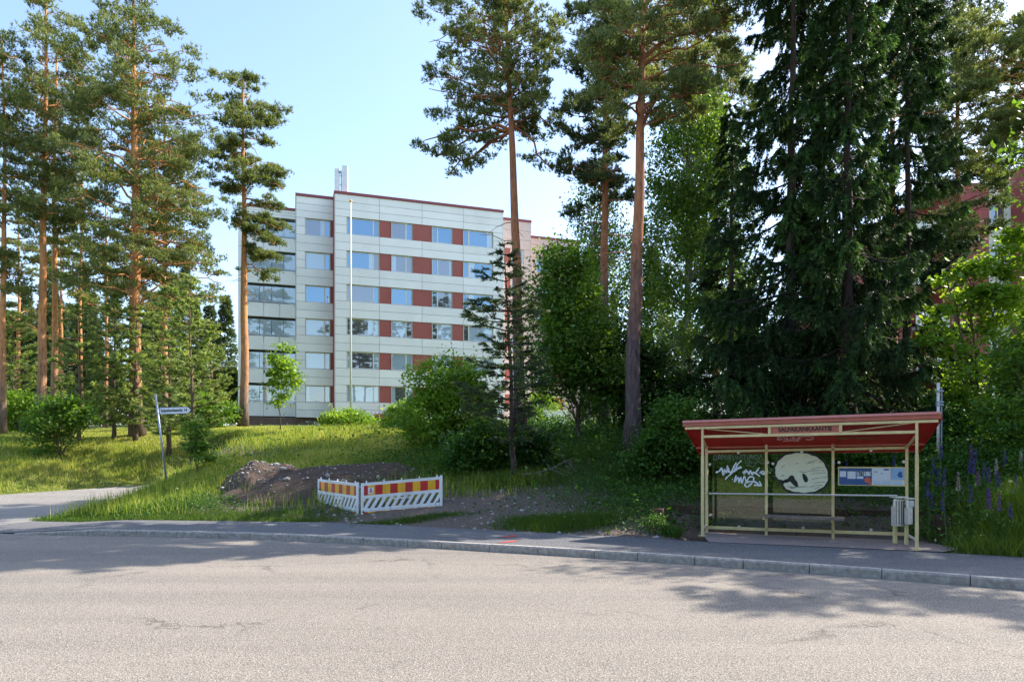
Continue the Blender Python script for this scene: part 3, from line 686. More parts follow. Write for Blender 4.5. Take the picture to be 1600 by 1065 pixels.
# right side pines
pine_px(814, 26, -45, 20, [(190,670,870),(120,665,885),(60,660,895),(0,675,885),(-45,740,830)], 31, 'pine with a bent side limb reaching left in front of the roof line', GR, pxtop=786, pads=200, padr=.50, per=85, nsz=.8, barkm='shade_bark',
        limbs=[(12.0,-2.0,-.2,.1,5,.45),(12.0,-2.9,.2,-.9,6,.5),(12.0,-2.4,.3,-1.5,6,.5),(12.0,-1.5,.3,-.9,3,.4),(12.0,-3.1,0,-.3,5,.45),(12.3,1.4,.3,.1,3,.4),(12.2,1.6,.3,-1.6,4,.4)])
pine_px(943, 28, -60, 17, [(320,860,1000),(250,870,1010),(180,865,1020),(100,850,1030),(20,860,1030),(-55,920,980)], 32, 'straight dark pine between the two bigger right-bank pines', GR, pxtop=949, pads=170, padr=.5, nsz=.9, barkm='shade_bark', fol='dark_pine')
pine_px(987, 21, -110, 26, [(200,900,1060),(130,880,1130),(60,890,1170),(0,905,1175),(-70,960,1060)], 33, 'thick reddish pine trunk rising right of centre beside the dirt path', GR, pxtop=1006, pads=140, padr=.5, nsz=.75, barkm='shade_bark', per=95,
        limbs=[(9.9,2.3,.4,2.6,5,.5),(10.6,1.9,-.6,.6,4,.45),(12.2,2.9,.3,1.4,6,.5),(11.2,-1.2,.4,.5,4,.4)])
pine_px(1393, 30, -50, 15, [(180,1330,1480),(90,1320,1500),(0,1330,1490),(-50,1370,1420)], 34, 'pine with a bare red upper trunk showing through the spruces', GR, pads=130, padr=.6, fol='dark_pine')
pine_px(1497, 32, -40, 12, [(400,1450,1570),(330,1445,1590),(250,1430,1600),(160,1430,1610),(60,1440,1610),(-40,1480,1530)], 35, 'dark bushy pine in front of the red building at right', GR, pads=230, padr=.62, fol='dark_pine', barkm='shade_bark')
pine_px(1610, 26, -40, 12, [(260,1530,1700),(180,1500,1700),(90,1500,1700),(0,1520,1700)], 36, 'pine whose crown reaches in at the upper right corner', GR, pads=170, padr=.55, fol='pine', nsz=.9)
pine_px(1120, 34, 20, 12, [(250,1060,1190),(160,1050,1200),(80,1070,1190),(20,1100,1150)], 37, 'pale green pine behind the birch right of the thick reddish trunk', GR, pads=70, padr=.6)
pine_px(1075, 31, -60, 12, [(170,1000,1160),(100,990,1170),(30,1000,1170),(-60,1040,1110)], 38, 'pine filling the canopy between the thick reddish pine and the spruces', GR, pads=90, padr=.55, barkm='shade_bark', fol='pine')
# spruces
GS = 'big spruces behind the bus shelter'
def spruce_px(px, d, top, w0, rows, seed, label, pxtop=None, **k):
    loc = spot(px, d); H = EYE-(top-HY)*sc(d)-loc[2]
    return make_conifer('spruce_tree', loc, H, w0*sc(d)/2, pprof(px, d, loc[2], rows), seed, label, GS, lean=(((pxtop or px)-px)*sc(d), 0), **k)
spruce_px(1240, 20.5, -240, 20, [(650,1050,1330),(590,1040,1350),(520,1075,1330),(420,1110,1320),(300,1135,1315),(180,1150,1320),(60,1165,1310),(-100,1150,1335),(-240,1205,1275)], 41, 'tall spruce with a bare dark trunk showing, left of the denser spruce', zstep=.58, nper=6, droop=.26, hang=1.2, twigs=48, fills=9, nsz=.82, miss=.22)  # unseen top above the frame is widened to throw more shade along the kerb
spruce_px(1330, 18.6, -330, 18, [(650,1180,1480),(600,1190,1485),(540,1215,1465),(440,1235,1435),(320,1250,1400),(180,1260,1390),(40,1265,1385),(-120,1240,1420),(-330,1300,1360)], 42, 'densest dark spruce right behind the bus shelter roof', zstep=.50, nper=7, droop=.30, hang=1.3, twigs=50, fills=9, nsz=.82, miss=.2)  # out-of-frame top spread wider to strengthen the shadow band on the road
spruce_px(1420, 22.5, -120, 14, [(640,1290,1520),(540,1310,1510),(430,1330,1505),(300,1345,1500),(150,1360,1480),(0,1380,1460),(-120,1415,1425)], 43, 'narrower spruce at the right of the dense spruce', zstep=.52, nper=6, droop=.28, hang=1.2, twigs=40, fills=8, nsz=.9, miss=.2)
spruce_px(1283, 22, -200, 14, [(640,1120,1420),(520,1150,1400),(400,1170,1390),(250,1190,1375),(100,1200,1365),(-60,1230,1340),(-200,1278,1288)], 45, 'spruce half hidden between the two tallest spruces', zstep=.6, nper=5, droop=.28, hang=1.2, twigs=38, fills=8, nsz=.9, miss=.25)
spruce_px(1140, 24, 150, 12, [(650,1060,1230),(560,1070,1220),(460,1085,1200),(330,1105,1180),(150,1138,1142)], 44, 'smaller spruce in the shade left of the tall spruce', zstep=.36, nper=5, droop=.2, hang=.6, twigs=22, fills=6, nsz=.95, miss=.15)

# trees beyond the right edge: their crowns shade the pavement and the road
def tree_at(x, y, H, seed, label, kind):
    loc = (x, y, gz(x, y)-.1)
    if kind == 'pine': make_pine('pine_tree', loc, H, .2, [(H*.5,2.0,2.0),(H*.7,2.4,2.4),(H*.9,1.8,1.8),(H,.6,.6)], seed, label, GR, pads=70, padr=.6, nsz=1.0)
    else: make_broad('maple_tree', loc, H, .12, [(0,0,H*.62,2.1,2.1,H*.3),(-.8,-.5,H*.5,1.5,1.5,H*.2),(1,.6,H*.75,1.4,1.4,H*.18)], seed, label, 'tree', None, n=10000, fol='leaf', leaf=.08, clump=.32, flat=.8)
tree_at(14.6, 16.6, 11.5, 191, 'tall leafy tree just outside the right edge, shading the pavement', 'broad')
tree_at(17.1, 13.8, 11.4, 192, 'pine outside the right edge whose shadow falls on the road', 'pine')
tree_at(21.5, 17.0, 14.5, 193, 'taller pine outside the right edge, shading the kerb', 'pine')
# young pines
GY_ = 'young pines on the left bank'
for i, (px, d, top, w0, hw, sd_, lb) in enumerate([
    (178, 35, 455, 6, 42, 51, 'young pine on the bank crest, left of the largest pine trunk'),
    (212, 35, 470, 7, 40, 52, 'young pine standing directly before the thick orange trunk'),
    (264, 33, 440, 7, 50, 53, 'young pine just left of the street name sign'),
    (299, 31, 425, 7, 52, 54, 'young pine just right of the street name sign, tallest of its row'),
    (123, 34, 470, 6, 45, 55, 'young pine behind the leafy bush on the left bank'),
    (330, 46, 500, 6, 40, 56, 'young pine close to the left corner of the white block'),
    (20, 44, 480, 6, 50, 57, 'young pine in the dim wood by the left edge'),
    (240, 48, 470, 6, 50, 58, 'young pine in the second row behind the largest pine')]):
    loc = spot(px, d); H = EYE-(top-HY)*sc(d)-loc[2]; hw *= sc(d)
    make_conifer('young_pine', loc, H, w0*sc(d)/2, [(H*.12, hw*.7, hw*.7), (H*.3, hw, hw), (H*.6, hw*.75, hw*.75), (H*.85, hw*.35, hw*.35), (H, .05, .05)], sd_, lb, GY_, zstep=.42, nper=5, droop=-.10, up=.38, twigs=16, hang=-.15, nsz=1.25, barkm='twig', fol='young_pine', fills=5, tipbright=.35, twl=.30, miss=.15)
loc = spot(802, 19.3); H = 6.9
make_conifer('young_pine', loc, H, .085, [(1.2,.6,.5),(1.9,1.3,1.0),(3.0,1.5,1.15),(4.0,1.3,1.0),(5.0,1.15,.8),(6.0,.6,.45),(6.9,.05,.05)], 59, 'sparse young pine with a thin bare stem at the edge of the bare earth', None, lean=(-.25, 0), zstep=.30, nper=5, droop=-.02, up=.30, twigs=20, hang=.0, nsz=.8, barkm='spruce_bark', fol='dark_pine', fills=6, tipbright=.25, twl=.32, miss=.18)

# broadleaf trees and shrubs
def blob_px(px, py, d, rx, ry, dep, loc):   # ellipsoid given in photo pixels around a point at depth d
    p = Wp(px, py, d); return (p[0]-loc[0], p[1]-loc[1]+0, p[2]-loc[2], rx*sc(d), dep, ry*sc(d))
def broad_px(name, px, d, blobs, seed, label, cat='tree', group=None, r0=.1, **k):
    loc = spot(px, d); B = [blob_px(b[0], b[1], d, b[2], b[3], b[4] if len(b) > 4 else b[2]*sc(d), loc) for b in blobs]
    H = max(b[2]+b[5] for b in B); return make_broad(name, loc, H, r0, B, seed, label, cat, group, **k)
broad_px('birch_tree', 1075, 30, [(1080,250,70,110),(1060,380,70,110),(1120,330,60,120),(1040,500,60,90),(1130,480,60,90),(1090,180,45,60)], 61, 'birch with hanging bright leaves behind the thick reddish pine', r0=.13, n=52000, fol='birch_leaf', barkm='birch_bark', leaf=.075, hang=.35, clump=.22, flat=.1)
broad_px('birch_tree', 925, 31, [(930,330,40,60),(960,420,45,80),(900,480,40,60)], 62, 'birch foliage hanging between the dark straight pine and its neighbour', r0=.11, n=15000, fol='birch_leaf', barkm='birch_bark', leaf=.07, hang=.5, clump=.3, flat=.1)
broad_px('maple_tree', 905, 24, [(880,450,50,70),(900,520,60,60),(870,580,50,50),(930,590,50,60),(885,410,30,30)], 63, 'dark green leafy tree hiding the right end of the white block', r0=.09, n=26000, fol='leaf', leaf=.075, clump=.3, flat=.8)
broad_px('maple_tree', 960, 25, [(960,570,45,70),(1010,590,40,60)], 64, 'dark leafy tree tucked between the pines right of the path', r0=.08, n=14000, fol='leaf_dark', leaf=.075, clump=.3, flat=.8)
broad_px('maple_tree', 1545, 17.5, [(1540,450,60,50),(1500,470,55,20),(1480,530,45,25),(1580,400,40,40),(1570,500,50,50),(1530,600,60,50),(1590,600,40,60),(1500,430,30,20),(1460,500,25,15)], 65, 'light green maple in front of the red building at right', r0=.06, n=9500, fol='leaf_light', leaf=.085, clump=.17, flat=1.0, stems=3)
broad_px('maple_tree', 1610, 15, [(1590,640,45,50),(1620,560,50,70),(1560,660,40,30)], 66, 'leafy sapling cut by the right edge above the lupins', r0=.05, n=9000, fol='leaf', leaf=.055, clump=.2, flat=1.0, stems=2)
broad_px('rowan_tree', 438, 35, [(440,565,20,18),(445,590,26,18),(435,620,24,16),(455,600,20,14),(443,548,14,9)], 67, 'small bright green rowan sapling before the lower balconies', r0=.035, n=2600, fol='leaf_light', leaf=.10, clump=.22, flat=.9)
GB = 'shrubs on the bank'
broad_px('leafy_shrub', 95, 31, [(90,650,42,34),(60,670,30,22),(115,640,30,26),(130,660,22,18),(85,695,34,16)], 71, 'round leafy shrub on the left bank under the twin pine trunks', 'shrub', GB, r0=.035, n=7000, fol='leaf', leaf=.08, clump=.22, flat=.9, stems=5)
broad_px('leafy_shrub', 312, 24, [(310,690,16,22),(318,712,15,12),(303,668,12,12)], 72, 'slim sapling shrub right of the street name sign', 'shrub', GB, r0=.02, n=1700, fol='leaf', leaf=.07, clump=.16, flat=.9, stems=4)
broad_px('round_bush', 545, 43, [(545,656,38,16),(520,656,20,12),(565,657,20,12)], 73, 'clipped rounded bright green bush before the entrance', 'shrub', GB, r0=.03, n=9000, fol='leaf_light', leaf=.075, clump=.2, flat=.9, stems=6)
broad_px('leafy_shrub', 700, 25, [(690,600,50,40),(660,650,45,35),(720,640,50,45),(690,690,55,30),(735,590,30,30),(705,560,24,18)], 74, 'large bright shrub covering the right lower corner of the white block', 'shrub', GB, r0=.045, n=20000, fol='leaf_light', leaf=.075, clump=.25, flat=.9, stems=7)  # sunlit yellow-green is put into the leaf colour
broad_px('leafy_shrub', 640, 32, [(635,650,28,20),(620,660,20,14)], 75, 'low yellow-green shrub left of the large bright shrub', 'shrub', GB, r0=.03, n=5500, fol='leaf_light', leaf=.085, clump=.22, flat=.9, stems=5)
broad_px('leafy_shrub', 745, 20.5, [(740,700,45,35),(775,690,30,40),(715,720,30,22)], 76, 'shaded shrub left of the sparse young pine stem', 'shrub', GB, r0=.03, n=9500, fol='weeds', leaf=.06, clump=.2, flat=.9, stems=7)
broad_px('leafy_shrub', 835, 20.5, [(835,700,30,34),(850,730,28,18)], 77, 'shaded shrub right of the sparse young pine stem', 'shrub', GB, r0=.03, n=5500, fol='leaf_dark', leaf=.06, clump=.2, flat=.9, stems=6)
broad_px('leafy_shrub', 1040, 18, [(1040,690,40,40),(1015,720,30,25),(1070,720,35,25),(1055,650,30,30)], 78, 'dense shrub between the thick reddish pine and the bus shelter', 'shrub', GB, r0=.03, n=14000, fol='weeds', leaf=.055, clump=.2, flat=.9, stems=7)
broad_px('leafy_shrub', 1010, 24, [(1015,640,45,45),(1060,620,35,40)], 79, 'tall shaded shrub behind the base of the thick reddish pine', 'shrub', GB, r0=.03, n=10000, fol='leaf_dark', leaf=.07, clump=.25, flat=.9, stems=5)
broad_px('leafy_shrub', 1150, 17, [(1150,700,60,35),(1230,710,60,30)], 80, 'leafy undergrowth shrub seen through the left shelter glass', 'shrub', GB, r0=.03, n=11000, fol='weeds', leaf=.055, clump=.2, flat=.9, stems=7)
broad_px('leafy_shrub', 1380, 16.5, [(1340,710,60,30),(1400,720,60,26)], 81, 'leafy shrub behind the timetable board', 'shrub', GB, r0=.03, n=9000, fol='weeds', leaf=.055, clump=.2, flat=.9, stems=7)
broad_px('leafy_shrub', 1500, 17, [(1500,670,50,30),(1560,690,50,25),(1470,640,20,20)], 82, 'shrub under the light green maple behind the lupins', 'shrub', GB, r0=.03, n=12000, fol='weeds', leaf=.055, clump=.2, flat=.9, stems=7)
broad_px('leafy_shrub', 30, 40, [(20,640,40,30),(60,640,30,30)], 83, 'pale leafy shrub in the wood at the left edge', 'shrub', GB, r0=.03, n=6000, fol='leaf_light', leaf=.10, clump=.3, flat=.9, stems=5)
broad_px('leafy_shrub', 330, 40, [(325,645,35,25),(300,640,25,30)], 84, 'pale leafy shrub left of the white block corner', 'shrub', GB, r0=.03, n=6000, fol='leaf', leaf=.10, clump=.3, flat=.9, stems=5)
broad_px('leafy_shrub', 845, 40, [(845,640,30,26),(815,650,25,20)], 85, 'small sunlit shrub by the end of the white block beyond the path', 'shrub', GB, r0=.03, n=3500, fol='leaf_light', leaf=.08, clump=.25, flat=.9, stems=5)

# distant wood, one mass
def wood_mass(name, spots_, seed, label, fol, n=2600, wide=2.2, leafsz=.34):
    r = np.random.default_rng(seed); P = []; ti = []
    for (x, y, h) in spots_:
        z0 = gz(x, y); k = n; zz = r.uniform(.05, 1, k)**.8; rad = (1-zz*.85)*wide*r.uniform(.75, 1.3); ph = r.uniform(0, 6.28, k); rr = rad*r.uniform(0, 1, k)**.6
        lay = np.sin(zz*h*4.5+ph)*.15
        c = np.stack([x+np.cos(ph)*rr, y+np.sin(ph)*rr, z0+zz*h+lay], 1)
        P.append(tufts(r, c, norm(np.stack([np.cos(ph), np.sin(ph), .3+0*ph], 1)), 3, leafsz, .11, .8)); ti.append(np.clip(np.repeat(r.normal(.35+r.normal(0,.08), .2, k), 3), 0, 1))
    tag(fastmesh(name, np.concatenate(P), np.concatenate(ti), M[fol]), label, None, kind='stuff')
r_ = random.Random(3)
sp = [(r_.uniform(-78, -26), r_.uniform(58, 92), r_.uniform(9, 17)) for _ in range(60)]
sp += [(r_.uniform(-26, 8), r_.uniform(98, 120), r_.uniform(4, 6)) for _ in range(24)] + [(-30,70,6),(-27,66,5.5),(-33,80,7),(-25.5,68,5),(-29,75,6)]
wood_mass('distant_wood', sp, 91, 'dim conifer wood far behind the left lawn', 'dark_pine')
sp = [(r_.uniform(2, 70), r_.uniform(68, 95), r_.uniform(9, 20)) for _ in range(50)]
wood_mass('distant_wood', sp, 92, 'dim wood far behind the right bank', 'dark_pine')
sp = [(x, -6-abs(x)*.25+r_.uniform(-3, .5) - .4*max(0, x), r_.uniform(6, 13)) for x in np.arange(-70, 60, 2.2)]
wood_mass('roadside_wood', sp, 93, 'wood across the road mirrored in the shelter glass', 'leaf_dark', n=1700, wide=2.6)
# ------------------------------------------------------------------ grass, weeds, lupins
def scatter(N, xr, yr, r, p=1.3, dmin=10):
    x = r.uniform(*xr, N); y = r.uniform(*yr, N); keep = r.random(N) < (dmin/np.maximum(y, dmin))**p
    return x[keep], y[keep]
def blades(x, y, h, r, wd, lean=.35):
    z = ground_z(x, y); k = len(x); ph = r.uniform(0, 6.28, k); b = np.stack([x, y, z-.01], 1); s = np.stack([np.cos(ph), np.sin(ph), 0*ph], 1)*wd[:, None]/2
    l2 = r.normal(0, lean, (k, 2)); tip = b + np.stack([l2[:, 0]*h, l2[:, 1]*h, h], 1)
    return np.stack([b-s, b+s, tip], 1)
def vis(x, y, pad=60):
    px = CX + x/np.maximum(y, .5)*F; return (px > -pad) & (px < 1600+pad)
r = np.random.default_rng(101); G = []; T_ = []
x, y = scatter(2300000, (-34, 20), (11, 44), r, 1.2, 14)
k = vis(x, y); x, y = x[k], y[k]
sd = poly_sd(x, y, HARDA); so = soil(x, y)
px = CX + x/y*F
tall = .75*sstep(sd, .3, 2.5)*(1-sstep(y - 31 - 2*(x < -12), 0, 3.5))
tall = tall*(.55+.45*wav(x, y, .9)) 
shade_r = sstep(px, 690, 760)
keepp = (sd > .03) & (r.random(len(x)) > so*1.35) & ~((px > 1090) & (px < 1440) & (y < 15.8))
x, y, tall, px, so, sd = (q[keepp] for q in (x, y, tall, px, so, sd))
h = .06 + np.clip(tall, 0, 1)*r.uniform(.10, .60, len(x))*(.75+.5*wav(x, y, 2.2)).clip(.25, 1.4) + .03*r.random(len(x)); h *= (1-.4*so)
h = np.where(px > 760, np.minimum(h, .35), h)
wd = .011*(y/12)**1.0*r.uniform(.7, 1.4, len(x))
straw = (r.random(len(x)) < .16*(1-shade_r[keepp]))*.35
t = .42 + .22*wav(x, y, .7) + r.normal(0, .12, len(x)) + straw + .22*(1-sstep(px, 560, 760))*sstep(y, 19, 25) - .12*sstep(px, 700, 900)  # sunlit left bank and shaded right side are put into the blade tint
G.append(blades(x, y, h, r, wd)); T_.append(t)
xs_, ys_ = scatter(160000, (-34, 1), (18, 34), r, 1.0, 16); q = vis(xs_, ys_) & (poly_sd(xs_, ys_, HARDA) > .3) & (r.random(len(xs_)) < np.clip(.35+.6*wav(xs_, ys_, 1.3), 0, 1)); xs_, ys_ = xs_[q], ys_[q]
G.append(blades(xs_, ys_, r.uniform(.2, .5, len(xs_)), r, .014*(ys_/12), .22)); T_.append(r.normal(.55, .17, len(xs_)))
# edging tufts along the pavement, in front of the barrier, beside the shelter
def tuft_area(cx, cy, rx, ry, n, h, t):
    x = r.normal(cx, rx, n); y = r.normal(cy, ry, n); q = poly_sd(x, y, HARDA) > -.02
    x, y = x[q], y[q]; hh = h*r.uniform(.4, 1.2, len(x)); G.append(blades(x, y, hh, r, np.full(len(x), .012), .45)); T_.append(r.normal(t, .1, len(x)))
tuft_area(-2.7, 16.6, .9, .10, 4000, .10, .18); tuft_area(1.35, 15.2, .55, .25, 6000, .24, .2); tuft_area(.4, 15.6, .4, .2, 2500, .18, .2)
tuft_area(-8, 17.8, 2.2, .25, 9000, .16, .2); tuft_area(9.6, 12.0, .8, .5, 16000, .5, .32); tuft_area(9.0, 11.4, .6, .25, 6000, .3, .35); tuft_area(3.45, 14.1, .2, .15, 900, .2, .2)
tuft_area(0, 19.2, .7, .3, 5000, .35, .3); tuft_area(11.5, 11.5, 1.5, 1.2, 5000, .35, .2); tuft_area(-5.5, 17.3, .8, .12, 2000, .14, .25); tuft_area(-11.5, 18.6, 1.2, .35, 6000, .14, .2)
tuft_area(-2.3, 13.55, 1.6, .06, 700, .06, .4); tuft_area(3.3, 18.8, 1.2, 1.2, 7000, .4, .15); tuft_area(.2, 21.5, 3, .8, 9000, .5, .22)
tag(fastmesh('grass', np.concatenate(G), np.clip(np.concatenate(T_), 0, 1), M['grass']), 'grass of the bank, lawn and verges', kind='stuff')
# broad-leaved weeds as ground cover
P = []; ti = []
def weed(cx, cy, rx, ry, n, hmax, size=.035, t0=.45):
    x = r.normal(cx, rx, n); y = r.normal(cy, ry, n); q = (poly_sd(x, y, HARDA) > 0); x, y = x[q], y[q]
    hh = hmax*r.random(len(x))**.7*(.6+.4*wav(x, y, 2.5)).clip(.2, 1); c = np.stack([x, y, ground_z(x, y)+hh], 1); P.append(leafquads(r, c, size, .9)); ti.append(r.normal(t0, .2, len(x)) + .25*(hh/hmax-.5))
weed(4.3, 18.7, 1.2, 2.0, 12000, .6); weed(5.8, 17, 2.5, 1.2, 16000, .6); weed(10.5, 14.2, 1.8, 1.3, 26000, .75); weed(8.8, 16, 2, 1.4, 12000, .7)
weed(-6, 22, 5, 1.2, 4000, .25); weed(-9.5, 18.9, 1.8, .6, 7000, .18); weed(1, 24, 3, 2, 10000, .6, .045); weed(-2, 22.5, 2.0, 1.5, 6000, .5, .045, .4)
weed(8.9, 12.3, .35, .5, 1800, .6); weed(3.2, 14.4, .25, .25, 1200, .35); weed(2.9, 15.6, .6, .8, 2500, .35); weed(4.6, 15.0, .3, .1, 500, .3); weed(-12, 26, 3, 2, 4000, .35, .045, .6)
weed(12, 20, 4, 4, 26000, 1.4, .05, .45); weed(8, 24, 4, 4, 20000, 1.4, .06, .4); weed(3, 30, 5, 4, 12000, 1.0, .07, .5)
x = r.uniform(-22, 8, 60000); y = r.uniform(-9, -.2, 60000) - .25*np.abs(x); hh = r.uniform(0, .9, len(x)); P.append(leafquads(r, np.stack([x, y, ground_z(x, y)+hh], 1), .06, .6)); ti.append(r.normal(.4, .22, len(x)))
tag(fastmesh('undergrowth', np.concatenate(P), np.clip(np.concatenate(ti), 0, 1), M['weeds']), 'leafy ground cover along the bank foot', kind='stuff')
# lupins
def make_lupin(px, py, d, hgt, col, label, seed):
    rr = np.random.default_rng(seed); x = (px-CX)/F*d; g = gz(x, d); top = EYE-(py-HY)*sc(d)
    H = max(.6, top-g); root = empty('lupin', (x, d, g), label, 'flower', 'lupins on the slope beside the bus shelter')
    mb = MB(); ln = rr.normal(0, .04, 2); mb.tube([(0,0,0),(ln[0]*.5,ln[1]*.5,H*.5),(ln[0],ln[1],H)], [.008,.007,.003], 5); obj('stem', mb, M['green_stem'], root, local=True)
    n = 110; z = rr.uniform(0, 1, n); ph = rr.uniform(0, 6.28, n); ra = (.028*(1-z)**.7+.006)
    c = np.stack([ln[0]+np.cos(ph)*ra, ln[1]+np.sin(ph)*ra, H-hgt+z*hgt*1.03], 1); fastmesh('flower_spike', leafquads(rr, c, .015, .1, .8), np.clip(rr.normal(col, .1, n), 0, 1), M['petal'], root)
    n = 60; ph = rr.uniform(0, 6.28, n); q = rr.uniform(.05, .22, n); c = np.stack([np.cos(ph)*q, np.sin(ph)*q, rr.uniform(.15, max(.3, H-hgt), n)], 1); fastmesh('leaves', leafquads(rr, c, .05, .9, .4), np.clip(rr.normal(.5, .2, n), 0, 1), M['weeds'], root)
M['green_stem'] = simple('green_stem', (.07,.13,.03), .6, bmp=0)
LUP = [(1457,715,13.6),(1461,732,13.3),(1469,696,14.2),(1477,730,13.0),(1500,738,12.8),(1508,718,13.6),(1519,694,14.4),(1523,718,13.4),(1525,736,12.8),(1531,702,14.0),(1537,722,13.2),(1545,731,12.6),(1553,718,13.5),(1563,738,12.4),(1571,712,13.8),(1515,758,12.2),(1483,770,12.0),(1547,765,12.0),(1560,772,11.8),(1534,762,12.2),(1576,786,11.6),(1452,752,12.9),(1596,704,13.6),(1590,745,12.6),(1405,716,15.2),(1325,722,15.8),(1450,770,12.8)]
colname = lambda c: 'white' if c > .93 else 'pink' if c > .6 else 'blue-violet' if c < .3 else 'purple'
hgtname = lambda d: 'high on the slope' if d > 13.8 else 'low on the slope' if d < 12.5 else 'midway up the slope'
seen = {}
for i, (px, py, d) in enumerate(LUP):
    c = [.25,.2,.35,.3,.95,.2,.62,.25,.68,.35,.22,.2,.95,.3,.4,.25,.2,.6,.62,.35,.3,.25,.97,.3,.3,.25,.2][i]
    lb = f'{colname(c)} lupin spike {hgtname(d)}' + (' seen through the shelter frame' if px < 1440 else ' right of the shelter roof corner post' if px < 1490 else ' near the right edge' if px > 1555 else ' midway between shelter and right edge')
    make_lupin(px, py, d, rnd.uniform(.26, .38), c, lb, 300+i)
# ------------------------------------------------------------------ white apartment block
ANG = math.atan2(.307, .952); BX, BY = -14.70, 57.0; BZ = 3.9
bld = empty('apartment_building', (BX, BY, BZ), 'six-storey cream panel apartment block with red infill panels behind the lawn', 'building', rz=ANG)
ca, sa = math.cos(ANG), math.sin(ANG)
def tf(px, o):
    q = (px-CX)/F; return (q*(BY+ca*o) - BX + sa*o)/(ca - sa*q)
def zf(py, t, o): return EYE+(HY-py)/F*(BY+sa*t+ca*o) - BZ
J = .014
def panels(mb, x0, x1, z0, z1, y, nx_=1, th=.035):
    w_ = (x1-x0)/nx_
    for i in range(nx_): mb.box(x0+i*w_+J, x0+(i+1)*w_-J, y-th, y, z0+J, z1-J)
ZT = [zf(338.9, tf(541, 0), 0) - 2.815*i for i in range(6)]; WH = 1.42
def window(x0, x1, z0, z1, y, splits, kinds):
    """splits: fractions of mullions; kinds: material of each pane"""
    f = MB(); fw = .07; D = .10
    f.box(x0, x1, y, y+D, z0, z0+fw); f.box(x0, x1, y, y+D, z1-fw, z1); f.box(x0, x0+fw, y, y+D, z0+fw, z1-fw); f.box(x1-fw, x1, y, y+D, z0+fw, z1-fw)
    xs = [x0+fw] + [x0+(x1-x0)*s for s in splits] + [x1-fw]
    for s in splits: c = x0+(x1-x0)*s; f.box(c-.05, c+.05, y-.003, y+D-.003, z0+fw, z1-fw)
    w_ = obj('window', f, M['winframe'], bld, local=True)
    s_ = MB(); s_.box(x0-.04, x1+.04, y-.14, y-.001, z0-.04, z0-.002); obj('sill', s_, M['sill'], w_, local=True)
    for i in range(len(xs)-1):
        a, b = xs[i]+(.05 if i else 0), xs[i+1]-(.05 if i < len(xs)-2 else 0); p = MB()
        tl = rnd.uniform(-.012, .012); p.hexa([(a, y+.04+tl, z0+fw), (b, y+.04-tl, z0+fw), (b, y+.06, z0+fw), (a, y+.06, z0+fw), (a, y+.04+tl, z1-fw), (b, y+.04-tl, z1-fw), (b, y+.06, z1-fw), (a, y+.06, z1-fw)])
        k = kinds[i]; obj('pane', p, M[k], w_, local=True)
        if b-a > .8 and rnd.random() < .55:   # a curtain seen at one side of the wide pane
            wq = (b-a)*rnd.uniform(.15, .3); x_ = a if rnd.random() < .5 else b-wq; p = MB(); p.box(x_, x_+wq, y+.022, y+.026, z0+fw, z1-fw); obj('curtain', p, M['pane_blind'], w_, local=True)
def segment(x0, x1, y, ztop, cols, zb, depth, cap=.22, cell=None, wallm='panel', capm='redcap', rows=6):
    """cols: list of ('w', a, b, splits) windows and ('r', a, b) infill"""
    back = MB(); pan = MB(); back_y = y
    # backing wall with real openings: bands + piers
    for i in range(rows):
        zt = ZT[i]; z1 = ztop if i == 0 else ZT[i-1]-WH; z0 = zt
        back.box(x0, x1, y, y+.25, z0, z1)
        h = z1-z0; nr = 2 if i else 3
        nx_ = max(1, round((x1-x0)/3.4))
        for k in range(nr): panels(pan, x0, x1, z0+h*k/nr, z0+h*(k+1)/nr, y, cell or nx_)
        segs = sorted(cols, key=lambda c: c[1]); cur = x0
        for c in segs + [('e', x1, x1)]:
            if c[1]-cur > .02:
                back.box(cur, c[1], y+.002, y+.252, zt-WH, zt)
                for k in range(2): panels(pan, cur, c[1], zt-WH+WH*k/2, zt-WH+WH*(k+1)/2, y+.002)
            cur = c[2]
        for c in segs:
            if c[0] == 'r':
                p = MB(); p.box(c[1], c[2], y+.03, y+.25, zt-WH, zt); n = max(1, round((c[2]-c[1])/.9)); 
                obj('infill_panel', p, M['infill'], bld, local=True)
            else:
                kinds = []
                for q in range(len(c[3])+1):
                    u = rnd.random()
                    kinds.append('pane' if i < 3 and u < .7 else 'pane_blind' if u < .75 else 'pane_dark')
                window(c[1], c[2], zt-WH, zt, y+.10, c[3], kinds)
    zl = ZT[rows-1]-WH; back.box(x0, x1, y, y+.25, zb, zl)
    for k in range(2): panels(pan, x0, x1, zb+(zl-zb)*k/2, zb+(zl-zb)*(k+1)/2, y, cell or max(1, round((x1-x0)/3.4)))
    back.box(x0, x1, y+.8, y+depth, -.5, ztop-.01)     # dark core behind the openings
    back.box(x0, x0+.2, y+.2, y+.9, zb, ztop-.02); back.box(x1-.2, x1, y+.2, y+.9, zb, ztop-.02)
    obj('wall_core', back, M['panel_joint'], bld, local=True); obj('wall', pan, M[wallm], bld, local=True)
    sidew = MB(); sidew.box(x0-.04, x0-.002, y-.03, y+depth, zb, ztop-.02); sidew.box(x1+.002, x1+.04, y-.03, y+depth, zb, ztop-.02); obj('side_wall', sidew, M[wallm], bld, local=True)
    c = MB(); c.box(x0-.08, x1+.08, y-.10, y+depth, ztop, ztop+cap); obj('roof_cap', c, M[capm], bld, local=True)
P_ = lambda v: 360 + v/2.476
A_ = tf(523.5, 0); E_ = tf(785.5, 0); ztop = zf(298.5, A_, 0)-.2; zb = 1.1
